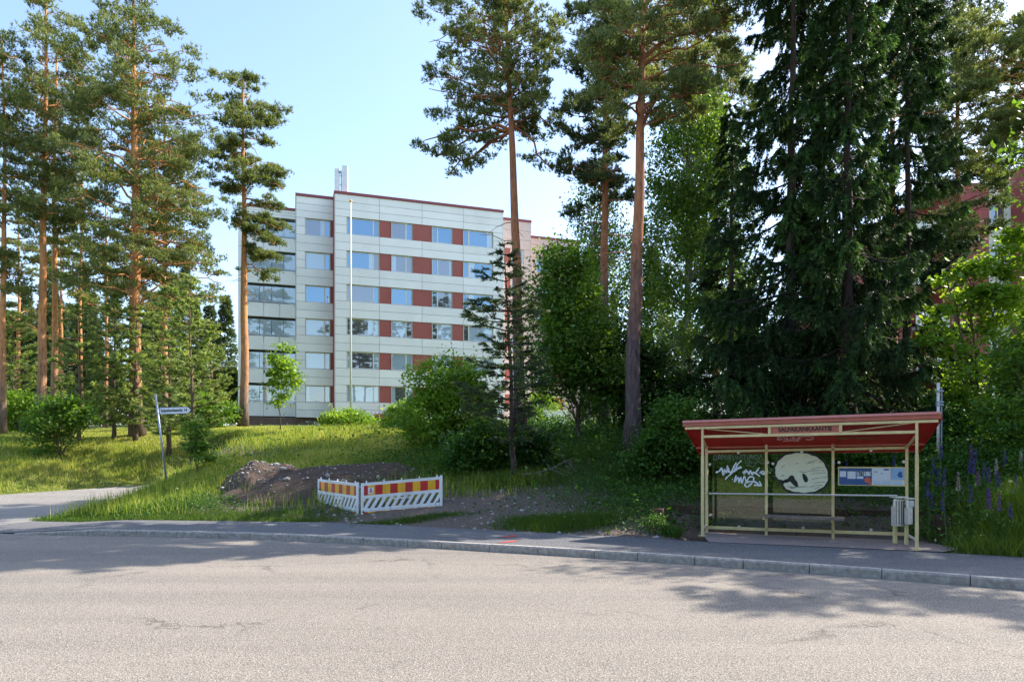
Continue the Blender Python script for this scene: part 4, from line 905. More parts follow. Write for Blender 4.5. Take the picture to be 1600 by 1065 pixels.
colsM = [('w', tf(P_(450),0), tf(P_(576),0), (.15,.82)), ('r', tf(P_(577),0), tf(P_(622),0)), ('w', tf(P_(623),0), tf(P_(704),0), (.70,)), ('r', tf(P_(705),0), tf(P_(779),0)),
         ('w', tf(P_(780),0), tf(P_(858),0), (.28,)), ('r', tf(P_(859),0), tf(P_(900),0)), ('w', tf(P_(901),0), tf(P_(1016),0), (.19,))]
segment(A_, E_, 0, ztop, colsM, zb, 12)
o = 1.3; B0, B1 = tf(463, o), A_-.05
colsB = [('w', tf(P_(290),o), tf(P_(386),o), (.78,)), ('r', tf(P_(387),o), B1-.02)]
segment(B0, B1, o, zf(302, B0, o)-.2, colsB, zb, 10)
edge = MB(); edge.box(A_-.10, A_-.043, -.04, 1.3, zb, ztop+.2); obj('corner_trim', edge, M['redcap'], bld, local=True)
# basement plinth and small cellar windows
bs_ = MB(); bs_.box(tf(386, 3), A_, 1.7, 6, -.6, zb); bs_.box(A_, E_, .35, 6, -.6, zb); obj('plinth', bs_, M['basement'], bld, local=True)
for (a, b) in ((476, 500), (600, 625), (655, 680)):
    oo = 1.7 if a < 520 else .35; p = MB(); p.box(tf(a, oo), tf(b, oo), oo-.05, oo-.003, .25, .8); obj('cellar_window', p, M['pane_dark'], bld, local=True)
ent = MB(); ent.box(tf(583, 0), tf(612, 0), -1.6, -.05, .95, 1.35); obj('entrance_canopy', ent, M['redcap'], bld, local=True)
ew = MB(); ew.box(tf(585, 0), tf(590, 0), -1.3, -.05, -.6, .94); ew.box(tf(606, 0), tf(611, 0), -1.3, -.05, -.6, .94); obj('porch_wall', ew, M['basement'], bld, local=True)
# balcony bay
o2 = 2.9; a0, a1 = tf(372, o2), B0-.05; c0 = tf(386.5, o2); zta = zf(326.5, a1, o2)-.2
aw = MB(); aw.box(a0, c0, o2-.05, o2+9, -.3, zta); aw.box(c0, a1, o2+1.6, o2+9, -.3, zta); obj('bay_wall', aw, M['panel'], bld, local=True)
cp_ = MB(); cp_.box(a0-.08, a1, o2-.12, o2+9, zta, zta+.2); obj('roof_cap', cp_, M['redcap'], bld, local=True)
top_ = MB(); z1 = ZT[0]+.3; h = zta-z1
for k in range(3): panels(top_, c0, a1, z1+h*k/3, z1+h*(k+1)/3-.002, o2, 1, .05)
obj('parapet_panel', top_, M['panel'], bld, local=True)
sl = MB(); sl.box(c0, a1, o2+.01, o2+1.6, z1, zta-.01); obj('roof_slab', sl, M['concrete'], bld, local=True)
for i in range(6):
    zt = ZT[i]+.15; pb = zt-1.55; pt_ = pb
    slab = MB(); slab.box(c0, a1, o2-.02, o2+1.6, pb-1.15, pb-1.0); b_ = obj('balcony', slab, M['concrete'], bld, local=True)
    pp = MB(); panels(pp, c0, a1, pb-1.18, pb, o2-.03, 3, .05); obj('parapet', pp, M['panel'], b_, local=True)
    rl = MB(); rl.bar((c0, o2-.12, pb+.12), (a1, o2-.12, pb+.12), .05, .05)
    for q in range(4): xx = c0+.1+(a1-c0-.2)*q/3; rl.bar((xx, o2-.12, pb-.2), (xx, o2-.12, pb+.12), .03, .03)
    obj('railing', rl, M['sill'], b_, local=True)
    gl = MB(); nseg = 4
    for q in range(nseg):
        xx0 = c0+(a1-c0)*q/nseg+.02; xx1 = c0+(a1-c0)*(q+1)/nseg-.02; gl.box(xx0, xx1, o2+.0, o2+.012, pb+.01, pb+1.42)
    obj('balcony_glazing', gl, M['balcony_glass'], b_, local=True)
    wn = MB(); wn.box(c0+.3, c0+2.0, o2+1.52, o2+1.58, pb-.3, pb+1.15); wn.box(c0+2.1, a1-.3, o2+1.52, o2+1.58, pb-.9, pb+1.15); obj('balcony_window', wn, M['pane_blind' if i != 3 else 'pane'], b_, local=True)
    if i == 4:
        for (f0, f1, mm) in ((.03, .20, 'curtain_red'), (.24, .55, 'curtain_white'), (.60, .82, 'curtain_red')):
            cu = MB(); n = 16; xs = np.linspace(c0+(a1-c0)*f0, c0+(a1-c0)*f1, n)
            vs = [(x_, o2+.2+.05*math.sin(k*2.1), z_) for k, x_ in enumerate(xs) for z_ in (pb+.02, pb+1.38)]
            cu.add(vs, [(2*k, 2*k+2, 2*k+3, 2*k+1) for k in range(n-1)]); obj('curtain', cu, M[mm], b_, local=True)
# right-hand setback wings
oC = 4.0; C0, C1 = E_+.06, tf(829, oC); segc = zf(341, tf(795, oC), oC)
segment(C0, C1, oC, segc-.2, [('r', tf(789,oC), tf(797,oC)), ('w', tf(800,oC), tf(818,oC), (.5,))], zb, 8, wallm='pinkwall')
oD = 6.0; D0, D1 = C1+.06, tf(905, oD)
segment(D0, D1, oD, zf(369, tf(835, oD), oD)-.2, [('w', tf(838,oD), tf(858,oD), (.5,)), ('r', tf(862,oD), tf(880,oD))], zb, 8, wallm='pinkwall')
lw = MB(); lw.box(tf(830, -3), tf(886, -3), -3, 3.8, .55, 1.9); obj('annex_wall', lw, M['panel'], bld, local=True)
lw = MB(); lw.box(tf(830, -3)+.03, tf(884, -3), -2.95, 3.8, -.6, .549); obj('annex_plinth', lw, M['yellowwall'], bld, local=True)
# rooftop antennas
def bpt(px, py, o):
    t = tf(px, o); return np.array([BX + ca*t - sa*o, BY + sa*t + ca*o, zf(py, t, o)+BZ])
base = bpt(533, 298, 1.2); rt = empty('rooftop_antenna', tuple(base), 'white panel antennas on a mast above the roof edge', 'antenna')
k = BY/F*1.0
for nm, dx, w_, z0, z1 in (('antenna_panel', -.33, .40, -.3, 1.85), ('antenna_panel', .33, .46, -.1, 2.1)):
    m_ = MB(); m_.box(dx-w_/2, dx+w_/2, -.12, .08, z0, z1); obj(nm, m_, M['antenna'], rt, local=True)
m_ = MB(); m_.tube([(0,.1,-.6),(0,.1,1.75)], .06, 8); m_.bar((-.3,.05,1.3),(.3,.05,1.35),.05,.05); m_.bar((-.3,.05,.5),(.3,.05,.55),.05,.05); m_.bar((-.2,0,1.5),(-.1,-.1,1.65),.18,.18); obj('mast', m_, M['galv'], rt, local=True)
# flagpole
fx = (548-CX)/F*45; fz = gz(fx, 45); fp = empty('flagpole', (fx, 45, fz), 'tall white flagpole before the white block', 'flagpole')
m_ = MB(); Hf = EYE+(HY-316)*sc(45)-fz; m_.tube([(0,0,0),(0,0,Hf*.5),(0,0,Hf)], [.07,.06,.045], 12); obj('pole', m_, M['polepaint'], fp, local=True, smooth=True)
m_ = MB(); m_.tube([(0,0,Hf),(0,0,Hf+.06),(0,0,Hf+.13),(0,0,Hf+.17)], [.05,.10,.09,.02], 10); obj('finial', m_, M['yellow'], fp, local=True, smooth=True)

# ------------------------------------------------------------------ red building at right
RY = 44.0
rb = empty('red_building', ((1440-CX)/F*RY, RY, 3.6), 'tall red panelled building with white balconies behind the spruces', 'building')
rx = lambda px, y=RY: (px-CX)/F*y - rb.location[0]
rz_ = lambda py, y=RY: EYE-(py-HY)*y/F - rb.location[2]
m_ = MB(); m_.box(rx(1266), rx(1425), .0, 2.0, -1, rz_(470)); m_.box(rx(1478), rx(1535), -.6, 12, -1, rz_(296)); m_.box(rx(1580), rx(1760), -1.5, 12, -1, rz_(272)); m_.box(rx(1430), rx(1478), 1.6, 12, -1, rz_(310)); obj('wall', m_, M['redwall'], rb, local=True)
gr = MB()
for z in np.arange(0, rz_(300), .55):
    gr.box(rx(1478)-.01, rx(1535)+.01, -.615, -.599, z, z+.02); gr.box(rx(1580)-.01, rx(1700), -1.515, -1.499, z, z+.02); gr.box(rx(1266), rx(1425)-.01, -.015, .001, min(z, rz_(480)), min(z+.02, rz_(478)))
obj('panel_seams', gr, M['redcap'], rb, local=True)
m_ = MB(); m_.box(rx(1535)+.01, rx(1580)-.01, 0.02, 12, -1, rz_(286)); obj('white_wall', m_, M['panel'], rb, local=True)
for i in range(6):
    z = .4+2.9*i
    b_ = MB(); b_.box(rx(1425), rx(1478)-.02, -.4, 1.6, z, z+.18); bo = obj('balcony', b_, M['concrete'], rb, local=True)
    b_ = MB(); b_.box(rx(1425), rx(1478)-.02, -.45, -.402, z-.02, z+1.1); obj('parapet', b_, M['panel'], bo, local=True)
    w_ = MB(); w_.box(rx(1547), rx(1568), -.02, .018, z+.9, z+2.3); w0 = obj('window', w_, M['pane_dark'], rb, local=True)
    w_ = MB(); xa, xb = rx(1545), rx(1570)
    for q in ((xa, xb, z+.82, z+.9), (xa, xb, z+2.3, z+2.38), (xa, rx(1547), z+.9, z+2.3), (rx(1568), xb, z+.9, z+2.3), ((xa+xb)/2-.03, (xa+xb)/2+.03, z+.9, z+2.3)): w_.box(q[0], q[1], -.06, .017, q[2], q[3])
    obj('frame', w_, M['white'], w0, local=True)
m_ = MB(); m_.box(rx(1478)-.1, rx(1535)+.1, -.7, 12, rz_(296), rz_(296)+.15); m_.box(rx(1580)-.1, rx(1760), -1.6, 12, rz_(272), rz_(272)+.15); obj('roof_cap', m_, M['redcap'], rb, local=True)

# ------------------------------------------------------------------ text helper
def text_obj(s, width, height, m, parent, origin, ex, ey, thick=.004, bold=.022):
    cu = bpy.data.curves.new('lettering', 'FONT'); cu.body = s; cu.size = 1; cu.extrude = .01; cu.offset = bold; cu.align_x = 'LEFT'
    to = bpy.data.objects.new('tmp', cu); C.objects.link(to); bpy.context.view_layer.update()
    me = bpy.data.meshes.new_from_object(to.evaluated_get(bpy.context.evaluated_depsgraph_get())); bpy.data.objects.remove(to)
    co = np.zeros(len(me.vertices)*3, np.float32); me.vertices.foreach_get('co', co); co = co.reshape(-1, 3)
    mn, mx = co.min(0), co.max(0); u = (co-mn)/(mx-mn); ex = np.array(ex, float); ey = np.array(ey, float); nz = np.cross(ex, ey)
    P = np.array(origin) + u[:, :1]*ex*width + u[:, 1:2]*ey*height + (u[:, 2:3])*nz*thick - np.array(root_loc(parent))
    me.vertices.foreach_set('co', P.astype(np.float32).reshape(-1)); me.update(); me.name = 'lettering'
    me.materials.clear(); return link('lettering', me, parent, m)

# ------------------------------------------------------------------ bus shelter
FL, FR, RL, RR = (np.array(p) for p in ((3.91,14.0),(7.08,11.94),(4.17,14.62),(7.46,12.9)))
def vplane(px, py, Pa, Pb, off=0.0):
    """point of the vertical plane through Pa, Pb (moved off metres towards the road) behind photo pixel"""
    e = (Pb-Pa)/np.linalg.norm(Pb-Pa); nn = np.array([e[1], -e[0]]); nn = nn if nn[1] < 0 else -nn
    P0 = Pa + nn*off; q = (px-CX)/F; d = (nn @ P0)/(nn @ np.array([q, 1.0])); return np.array([q*d, d, EYE-(py-HY)*d/F])
sh = empty('bus_shelter', (5.6, 13.3, 0), 'red-roofed bus shelter with cream posts and graffitied glass', 'bus shelter')
v3 = lambda p, z: np.array([p[0], p[1], z])
ef = (FR-FL)/np.linalg.norm(FR-FL); er = (RR-RL)/np.linalg.norm(RR-RL)
for p, zt in ((FL, 2.19), (FR, 2.215)):
    m_ = MB(); m_.bar(v3(p, -.02), v3(p, zt-.55), .055, .055, (*ef, 0)); m_.bar(v3(p, zt-.55), v3(p, zt), .044, .044, (*ef, 0)); m_.bar(v3(p,.0), v3(p,.015), .14, .14, (*ef,0)); obj('post', m_, M['cream'], sh)
R1, R2 = RL+(RR-RL)*.325, RL+(RR-RL)*.66
for p, zt in ((RL, 1.86), (R1, 1.87), (R2, 1.88), (RR, 1.90)):
    m_ = MB(); m_.bar(v3(p, -.02), v3(p, zt), .05, .05, (*er, 0)); obj('post', m_, M['cream'], sh)
def beam(name, Pa, Pb, za, zb_, wd, ht, m, ex=(0, 0), off=0):
    e = (Pb-Pa)/np.linalg.norm(Pb-Pa); nn = np.array([e[1], -e[0]]); a = v3(Pa-e*ex[0]+nn*off, za); b = v3(Pb+e*ex[1]+nn*off, zb_)
    mm = MB(); mm.bar(a, b, wd, ht); return obj(name, mm, m, sh)
beam('front_beam', FL, FR, 2.212, 2.236, .07, .046, M['cream'], (.36, .32))
beam('cross_beam', FL, FR, 2.035, 2.055, .05, .05, M['cream'], (-.025, -.025))
for pxu in (1202.5, 1313.5):
    p = vplane(pxu, 670, FL, FR); m_ = MB(); m_.bar(v3(p[:2], 2.06), v3(p[:2], 2.225), .05, .05, (*ef, 0)); obj('strut', m_, M['cream'], sh)
for a, b in (((1103, 670), (1199, 678)), ((1317, 674.5), (1426, 660.5))):
    m_ = MB(); m_.tube([vplane(*a, FL, FR), vplane(*b, FL, FR)], .008, 5); obj('brace', m_, M['cream'], sh)
def post_z(p): return 1.75+.02
beam('rear_top_rail', RL, RR, 1.735, 1.79, .05, .05, M['cream'], off=.0)
beam('rear_bottom_rail', RL, RR, .115, .16, .05, .06, M['cream'])
hr = MB(); h0, h1 = vplane(1108, 770.5, RL, RR, .09), vplane(1402, 774, RL, RR, .09); hr.tube([h0, h1], .018, 8)
for p in (RL, R1, R2, RR): q = v3(p, 0); q[2] = h0[2]*.5+h1[2]*.5-.01; hr.bar(q, q+np.array([er[1], -er[0], 0])*.09, .025, .025)
obj('hand_rail', hr, M['steel'], sh, smooth=False)
# roof: slopes down to the back, two sheets, visible red underside
nf = np.array([ef[1], -ef[0]])
fl = FL-ef*.40-nf*.05; fr_ = FR+ef*.36-nf*.05; bl = RL-er*.20-np.array([er[1], -er[0]])*.30; br_ = RR+er*.22-np.array([er[1], -er[0]])*.30
zf0, zf1, zb0, zb1 = 2.29, 2.315, 1.72, 1.76
def roofpiece(t0, t1, dz0, dz1, inset=0):
    a = fl*(1-t0)+fr_*t0; b = fl*(1-t1)+fr_*t1; c = bl*(1-t1)+br_*t1; d = bl*(1-t0)+br_*t0
    za, zb_, zc, zd = zf0*(1-t0)+zf1*t0, zf0*(1-t1)+zf1*t1, zb0*(1-t1)+zb1*t1, zb0*(1-t0)+zb1*t0
    return [v3(a, za+dz0), v3(b, zb_+dz0), v3(c, zc+dz0), v3(d, zd+dz0), v3(a, za+dz1), v3(b, zb_+dz1), v3(c, zc+dz1), v3(d, zd+dz1)]
for t0, t1 in ((0, .33), (.333, .66), (.663, 1)):
    m_ = MB(); m_.hexa(roofpiece(t0, t1, -.03, .03)); obj('roof_sheet', m_, M['roofred'], sh)
for t0, t1 in ((0, .331), (.332, .661), (.662, 1)):
    m_ = MB(); a = fl*(1-t0)+fr_*t0; b = fl*(1-t1)+fr_*t1; z0, z1 = zf0*(1-t0)+zf1*t0, zf0*(1-t1)+zf1*t1
    m_.hexa([v3(a+nf*.10, z0-.042), v3(b+nf*.10, z1-.042), v3(b+nf*.07, z1-.042), v3(a+nf*.07, z0-.042)][::1] + [v3(a+nf*.10, z0+.035), v3(b+nf*.10, z1+.035), v3(b+nf*.07, z1+.035), v3(a+nf*.07, z0+.035)]); obj('fascia', m_, M['fascia'], sh)
    m_ = MB(); m_.hexa([v3(a-nf*.0, z0+.037), v3(b-nf*.0, z1+.037), v3(b+nf*.13, z1+.037), v3(a+nf*.13, z0+.037), v3(a-nf*.0, z0+.08), v3(b-nf*.0, z1+.08), v3(b+nf*.13, z1+.08), v3(a+nf*.13, z0+.08)]); obj('roof_edge', m_, M['rooftop'], sh)
for pa, pb, za, zb_ in ((fl, bl, zf0, zb0), (fr_, br_, zf1, zb1)):
    m_ = MB(); m_.bar(v3(pa, za+.0), v3(pb, zb_+.0), .03, .10); obj('side_trim', m_, M['roofred'], sh)
for t in (.74, .96):   # purlins under the roof
    a, b = fl*(1-t)+bl*t, fr_*(1-t)+br_*t; m_ = MB(); m_.bar(v3(a, zf0*(1-t)+zb0*t-.05), v3(b, zf1*(1-t)+zb1*t-.05), .05, .04); obj('purlin', m_, M['fascia' if t < .9 else 'roofred'], sh)
for pa, pb in ((FL, RL), (FR, RR)):   # side frames
    for za, zb_ in ((2.0, 1.80), (.16, .16)):
        m_ = MB(); m_.bar(v3(pa, za), v3(pb, zb_), .035, .035); obj('side_rail', m_, M['steel' if za < 1 else 'cream'], sh)
# glass
def sheet(name, px0, px1, py0, py1, off, m, parent=sh, th=.008, Pa=RL, Pb=RR):
    q = [vplane(px0, py1, Pa, Pb, off), vplane(px1, py1, Pa, Pb, off)]; t = [vplane(px0, py0, Pa, Pb, off), vplane(px1, py0, Pa, Pb, off)]
    zb_ = (q[0][2]+q[1][2])/2; zt = (t[0][2]+t[1][2])/2; e = (Pb-Pa)/np.linalg.norm(Pb-Pa); nn = np.array([-e[1], e[0], 0])*th
    if nn[1] < 0: nn = -nn
    a, b = q[0].copy(), q[1].copy(); m_ = MB(); lo = [v3(a, zb_), v3(b, zb_), v3(b, zb_)+nn, v3(a, zb_)+nn]; hi = [v3(a, zt), v3(b, zt), v3(b, zt)+nn, v3(a, zt)+nn]
    m_.hexa(lo+hi); return obj(name, m_, m, parent)
g1 = sheet('glass_pane', 1113, 1199, 708, 824, .0, M['shelter_glass']); g2 = sheet('glass_pane', 1208, 1303, 708, 822, .0, M['shelter_glass'])
for (x, y) in ((1109.5,725),(1154,707),(1200,722),(1208,724),(1253,706),(1302,722),(1311,722),(1361,703.5),(1412,721),(1155,822),(1255,824),(1361,827),(1110,804)):
    m_ = MB(); c = vplane(x, y, RL, RR, .0); nn = np.array([er[1], -er[0], 0]); m_.tube([c-nn*.015, c+nn*.045], .028, 12); obj('glass_clamp', m_, M['steel'], sh)
# stroke helper: flat paint ribbons lying on a vertical plane
def catmull(P, n=8):
    P = np.array(P, float); 
    if len(P) < 3: return P
    Q = np.vstack([2*P[0]-P[1], P, 2*P[-1]-P[-2]]); out = []
    for i in range(1, len(Q)-2):
        for t in np.linspace(0, 1, n, endpoint=False):
            out.append(.5*((2*Q[i]) + (-Q[i-1]+Q[i+1])*t + (2*Q[i-1]-5*Q[i]+4*Q[i+1]-Q[i+2])*t*t + (-Q[i-1]+3*Q[i]-3*Q[i+1]+Q[i+2])*t**3))
    out.append(P[-1]); return np.array(out)
def strokes(name, lines, wpx, m, parent, off, Pa=RL, Pb=RR, conv=None, smooth=True):
    mb = MB(); e = (Pb-Pa)/np.linalg.norm(Pb-Pa)
    for k, L in enumerate(lines):
        if conv: L = [conv(*p) for p in L]
        Q = catmull(L) if smooth else np.array(L, float); t = np.gradient(Q, axis=0); t /= np.linalg.norm(t, axis=1)[:, None]+1e-9; nn = np.stack([-t[:, 1], t[:, 0]], 1)
        w_ = wpx*(1+.25*np.sin(np.arange(len(Q))*.7+k))[:, None]/2
        a = [vplane(x, y, Pa, Pb, off+k*.0004) for x, y in Q+nn*w_]; b = [vplane(x, y, Pa, Pb, off+k*.0004) for x, y in Q-nn*w_]; n = len(Q)
        mb.add(a+b, [(i, i+1, n+i+1, n+i) for i in range(n-1)])
    return obj(name, mb, m, parent)
c6 = lambda x, y: (1100+x/6.655, 640+y/6.655)     # zoomed crop coordinates -> photo pixels
# white tags on the left pane
strokes('graffiti_tag', [[(122,650),(160,635),(185,605),(200,680),(215,620),(235,650),(245,580),(255,640),(290,650),(240,700),(220,725)],
  [(250,600),(275,655),(300,610),(335,545)],[(390,525),(345,570),(335,600),(300,640),(330,630),(360,595),(390,600),(345,610)],
  [(400,650),(440,625),(415,665),(450,640),(465,670),(480,630),(500,670),(515,640)],[(575,600),(545,640),(520,655),(550,665),(580,690)],[(575,655),(610,640),(645,660),(610,665),(580,645)],
  [(335,680),(315,750),(355,700),(365,755),(385,700),(395,760),(420,690),(440,750)],[(440,750),(470,700),(515,700),(505,750),(450,800),(425,770),(470,745),(530,745)],[(530,745),(580,785)],[(575,740),(592,785),(520,780)],[(292,720),(300,722)]], 2.2, M['spraywhite'], g1, .012, conv=c6)
strokes('graffiti_tag', [[(120,470),(98,490),(110,520),(135,505),(125,468)],[(145,520),(160,465),(172,515)],[(150,500),(168,500)],[(185,518),(188,468),(208,480),(188,495)],[(230,470),(215,495),(230,515),(245,490),(230,470)],
  [(260,515),(262,470),(280,485),(262,495),(282,515)],[(300,470),(302,515),(318,515)],[(330,470),(335,510),(350,510),(352,470)],[(370,510),(385,468),(398,512)],[(400,470),(440,470)],[(420,470),(420,510)],[(450,470),(452,510),(470,510),(472,470)],[(485,512),(488,470),(510,510),(512,465)],[(530,512),(530,470),(555,480),(560,505),(530,512)],[(575,512),(590,468),(605,510)],
  [(430,560),(440,530),(465,560),(480,530),(500,560)],[(510,535),(540,560),(560,530),(600,560),(630,530)],[(440,585),(470,575),(500,590),(530,575)]], .8, M['sprayhaze'], g1, .012, conv=c6)
# big cream blob face on the middle pane
def blob_shape(name, pts, m, off, conv=c6):
    Q = catmull([conv(*p) for p in pts] , 6); P = [vplane(x, y, RL, RR, off) for x, y in Q]; mb = MB(); mb.add(P, [tuple(range(len(P)))]); return obj(name, mb, m, g2)
face = [(735,640),(740,590),(770,530),(840,475),(940,448),(1040,448),(1130,470),(1210,515),(1262,580),(1288,660),(1285,740),(1240,800),(1160,845),(1060,862),(960,855),(880,835),(835,800),(828,765),(855,752),(905,745),(950,790),(968,785),(950,745),(920,692),(895,700),(850,728),(800,730),(760,710),(738,670),(735,640)]
blob_shape('graffiti_face', face, M['spraycream'], .012)
strokes('graffiti_outline', [[(728,640),(733,588),(765,524),(838,466),(940,440),(1042,440),(1134,462),(1216,508),(1270,575),(1297,660),(1293,745),(1246,808),(1162,854),(1060,871),(958,864),(876,843),(826,806),(815,765),(850,745),(905,738),(955,788),(968,780),(945,735),(912,690),(890,710),(850,735),(800,740),(755,718),(732,680),(728,640)]], 3.6, M['black'], g2, .015, conv=c6)
strokes('graffiti_outline', [[(905,742),(925,712),(940,745)]], 1.5, M['black'], g2, .016, conv=c6)
blob_shape('graffiti_eye', [(1025,690),(1022,668),(1040,662),(1068,690),(1082,725),(1070,750),(1048,748),(1030,715),(1025,690)], M['black'], .0175)
strokes('graffiti_scratches', [[(1080,545),(1120,535),(1180,520)],[(1120,615),(1180,600),(1250,600)],[(1070,640),(1150,630),(1255,632)],[(1130,665),(1200,655),(1262,655)],[(1120,720),(1200,705),(1275,700)],[(1150,760),(1210,750),(1258,750)],[(1100,800),(1170,785),(1235,780)],[(1150,820),(1200,800)],[(800,600),(840,570)],[(950,560),(985,552)],[(800,690),(815,670),(820,690),(835,680)],[(1060,560),(1110,550),(1150,545)],[(860,795),(960,800),(1080,795)],[(900,815),(905,795),(915,818),(940,800),(945,818)],[(990,640),(1060,650)],[(1190,540),(1225,550)]], .8, M['sprayhaze'], g2, .0175, conv=c6)
# tags on the red roof underside lip: lie on the fascia behind the cross beam
def undersurf(px, py, off=.006):
    # plane of the underside of the roof
    a, b, c = v3(fl, zf0-.03), v3(fr_, zf1-.03), v3(bl, zb0-.03); n_ = np.cross(b-a, c-a); n_ /= np.linalg.norm(n_)
    if n_[2] > 0: n_ = -n_
    o_ = np.array([0, 0, EYE]); d_ = np.array([(px-CX)/F, 1, -(py-HY)/F]); a = a + n_*off
    return o_ + d_*((a-o_) @ n_)/(d_ @ n_)
def ustrokes(lines, wpx, m):
    mb = MB()
    for L in lines:
        Q = catmull([c6(*p) for p in L]); t = np.gradient(Q, axis=0); t /= np.linalg.norm(t, axis=1)[:, None]+1e-9; nn = np.stack([-t[:, 1], t[:, 0]], 1)*wpx/2
        n = len(Q); mb.add([undersurf(*p) for p in Q+nn]+[undersurf(*p) for p in Q-nn], [(i, i+1, n+i+1, n+i) for i in range(n-1)])
    return obj('graffiti_tag', mb, m, sh)
ustrokes([[(800,282),(765,285),(770,298),(805,300),(790,312),(755,305)],[(815,310),(830,280),(845,310)],[(850,308),(870,280),(855,295),(885,310)],[(900,282),(905,308)],[(920,308),(925,282),(940,308),(950,282)],[(975,280),(1000,300),(965,310),(990,285),(1060,275),(1135,285),(1120,308),(1060,308)],[(820,325),(900,318),(985,322)]], 1.3, M['spraypink'])
ustrokes([[(1390,300),(1410,285),(1430,305),(1455,285)],[(1470,285),(1475,305),(1500,290)],[(1520,285),(1560,285)],[(1540,285),(1535,310)],[(1580,300),(1600,285),(1620,305),(1650,285)],[(1660,290),(1700,300),(1760,290)]], 1.5, M['spraygreen'])
# name board
q0 = vplane(1205, 668, FL, FR, .0)[:2]; q1 = vplane(1311.5, 668, FL, FR, .0)[:2]; m_ = MB(); m_.bar(v3(q0, 2.14), v3(q1, 2.148), .02, .15); nb_ = obj('name_board', m_, M['fascia'], sh)
t0 = vplane(1216, 679, FL, FR, .014); t1 = vplane(1300, 673, FL, FR, .014)
hw = np.linalg.norm(t1[:2]-t0[:2]); org = v3(t0[:2], 2.102); text_obj('SALPAKANKAANTIE', hw, .083, M['black'], nb_, org, (*ef, .004), (0, 0, 1), .003)
# bench
b0, b1 = vplane(1195, 807, RL, RR, .28), vplane(1319, 810, RL, RR, .28); b0[2] = b1[2] = .43
m_ = MB(); nn = np.array([er[1], -er[0], 0])
for k in (-.12, .0, .12): m_.bar(b0+nn*k, b1+nn*k, .105, .045)
bn = obj('bench_seat', m_, M['bench'], sh)
m_ = MB()
for p in (R1, R2): m_.bar(v3(p, .385), v3(p, .385)+nn*.40, .04, .04)
obj('bench_bracket', m_, M['cream'], sh)
# timetable board
tb = sheet('timetable_board', 1309.5, 1414.5, 729, 758.5, .035, M['cream'], th=.03)
def poster(name, x0, x1, y0, y1, m, off): return sheet(name, x0, x1, y0, y1, off, m, tb, .002)
poster('poster', 1311, 1362, 731, 757, M['paperblue'], .040); poster('poster', 1362.3, 1391, 731, 749.5, M['paperwhite'], .040); poster('poster', 1392, 1413, 731, 749, M['paperlight'], .040); poster('poster', 1362.3, 1413, 750, 757, M['paperwhite'], .040)
for a in ((1312,1322,735.5,744.5),(1324,1337,736,747.5),(1338.5,1349,736,742),(1350,1361,736,743),(1338.5,1349,743.5,747.5)): poster('notice', *a, M['paperwhite'], .043)
for a in ((1381,1389,732,734.5),(1366,1371,736,737.2),(1376,1379,739,740)): poster('notice', *a, M['paperblue'], .043)
c = vplane(1355.5, 749.5, RL, RR, .045); m_ = MB(); m_.tube([c, c+nn*.003], .055, 16); obj('sticker', m_, M['orange'], tb); c = vplane(1359.5, 754.5, RL, RR, .045); m_ = MB(); m_.tube([c, c+nn*.003], .026, 16); obj('sticker', m_, M['orange'], tb)
strokes('graffiti_tag', [[(1340,741),(1342,735),(1344,742),(1347,736),(1346,742),(1350,739)],[(1353,741),(1352,737),(1356,735),(1360,739),(1361,742)],[(1343,738),(1349,737)]], .8, M['black'], tb, .049)
mb_ = MB(); Q = [(1404,738),(1407,736),(1410,738),(1409,741),(1411,744),(1408,746),(1404,745),(1402,742)]; mb_.add([vplane(x, y, RL, RR, .044) for x, y in Q], [tuple(range(8))]); obj('map_shape', mb_, M['paperblue'], tb)
for yy in (751.5, 753.5, 755.3):
    for x0_, x1_ in ((1365,1376),(1378,1392),(1394,1410)): poster('notice', x0_, x1_, yy, yy+.7, M['paperlight'], .043)
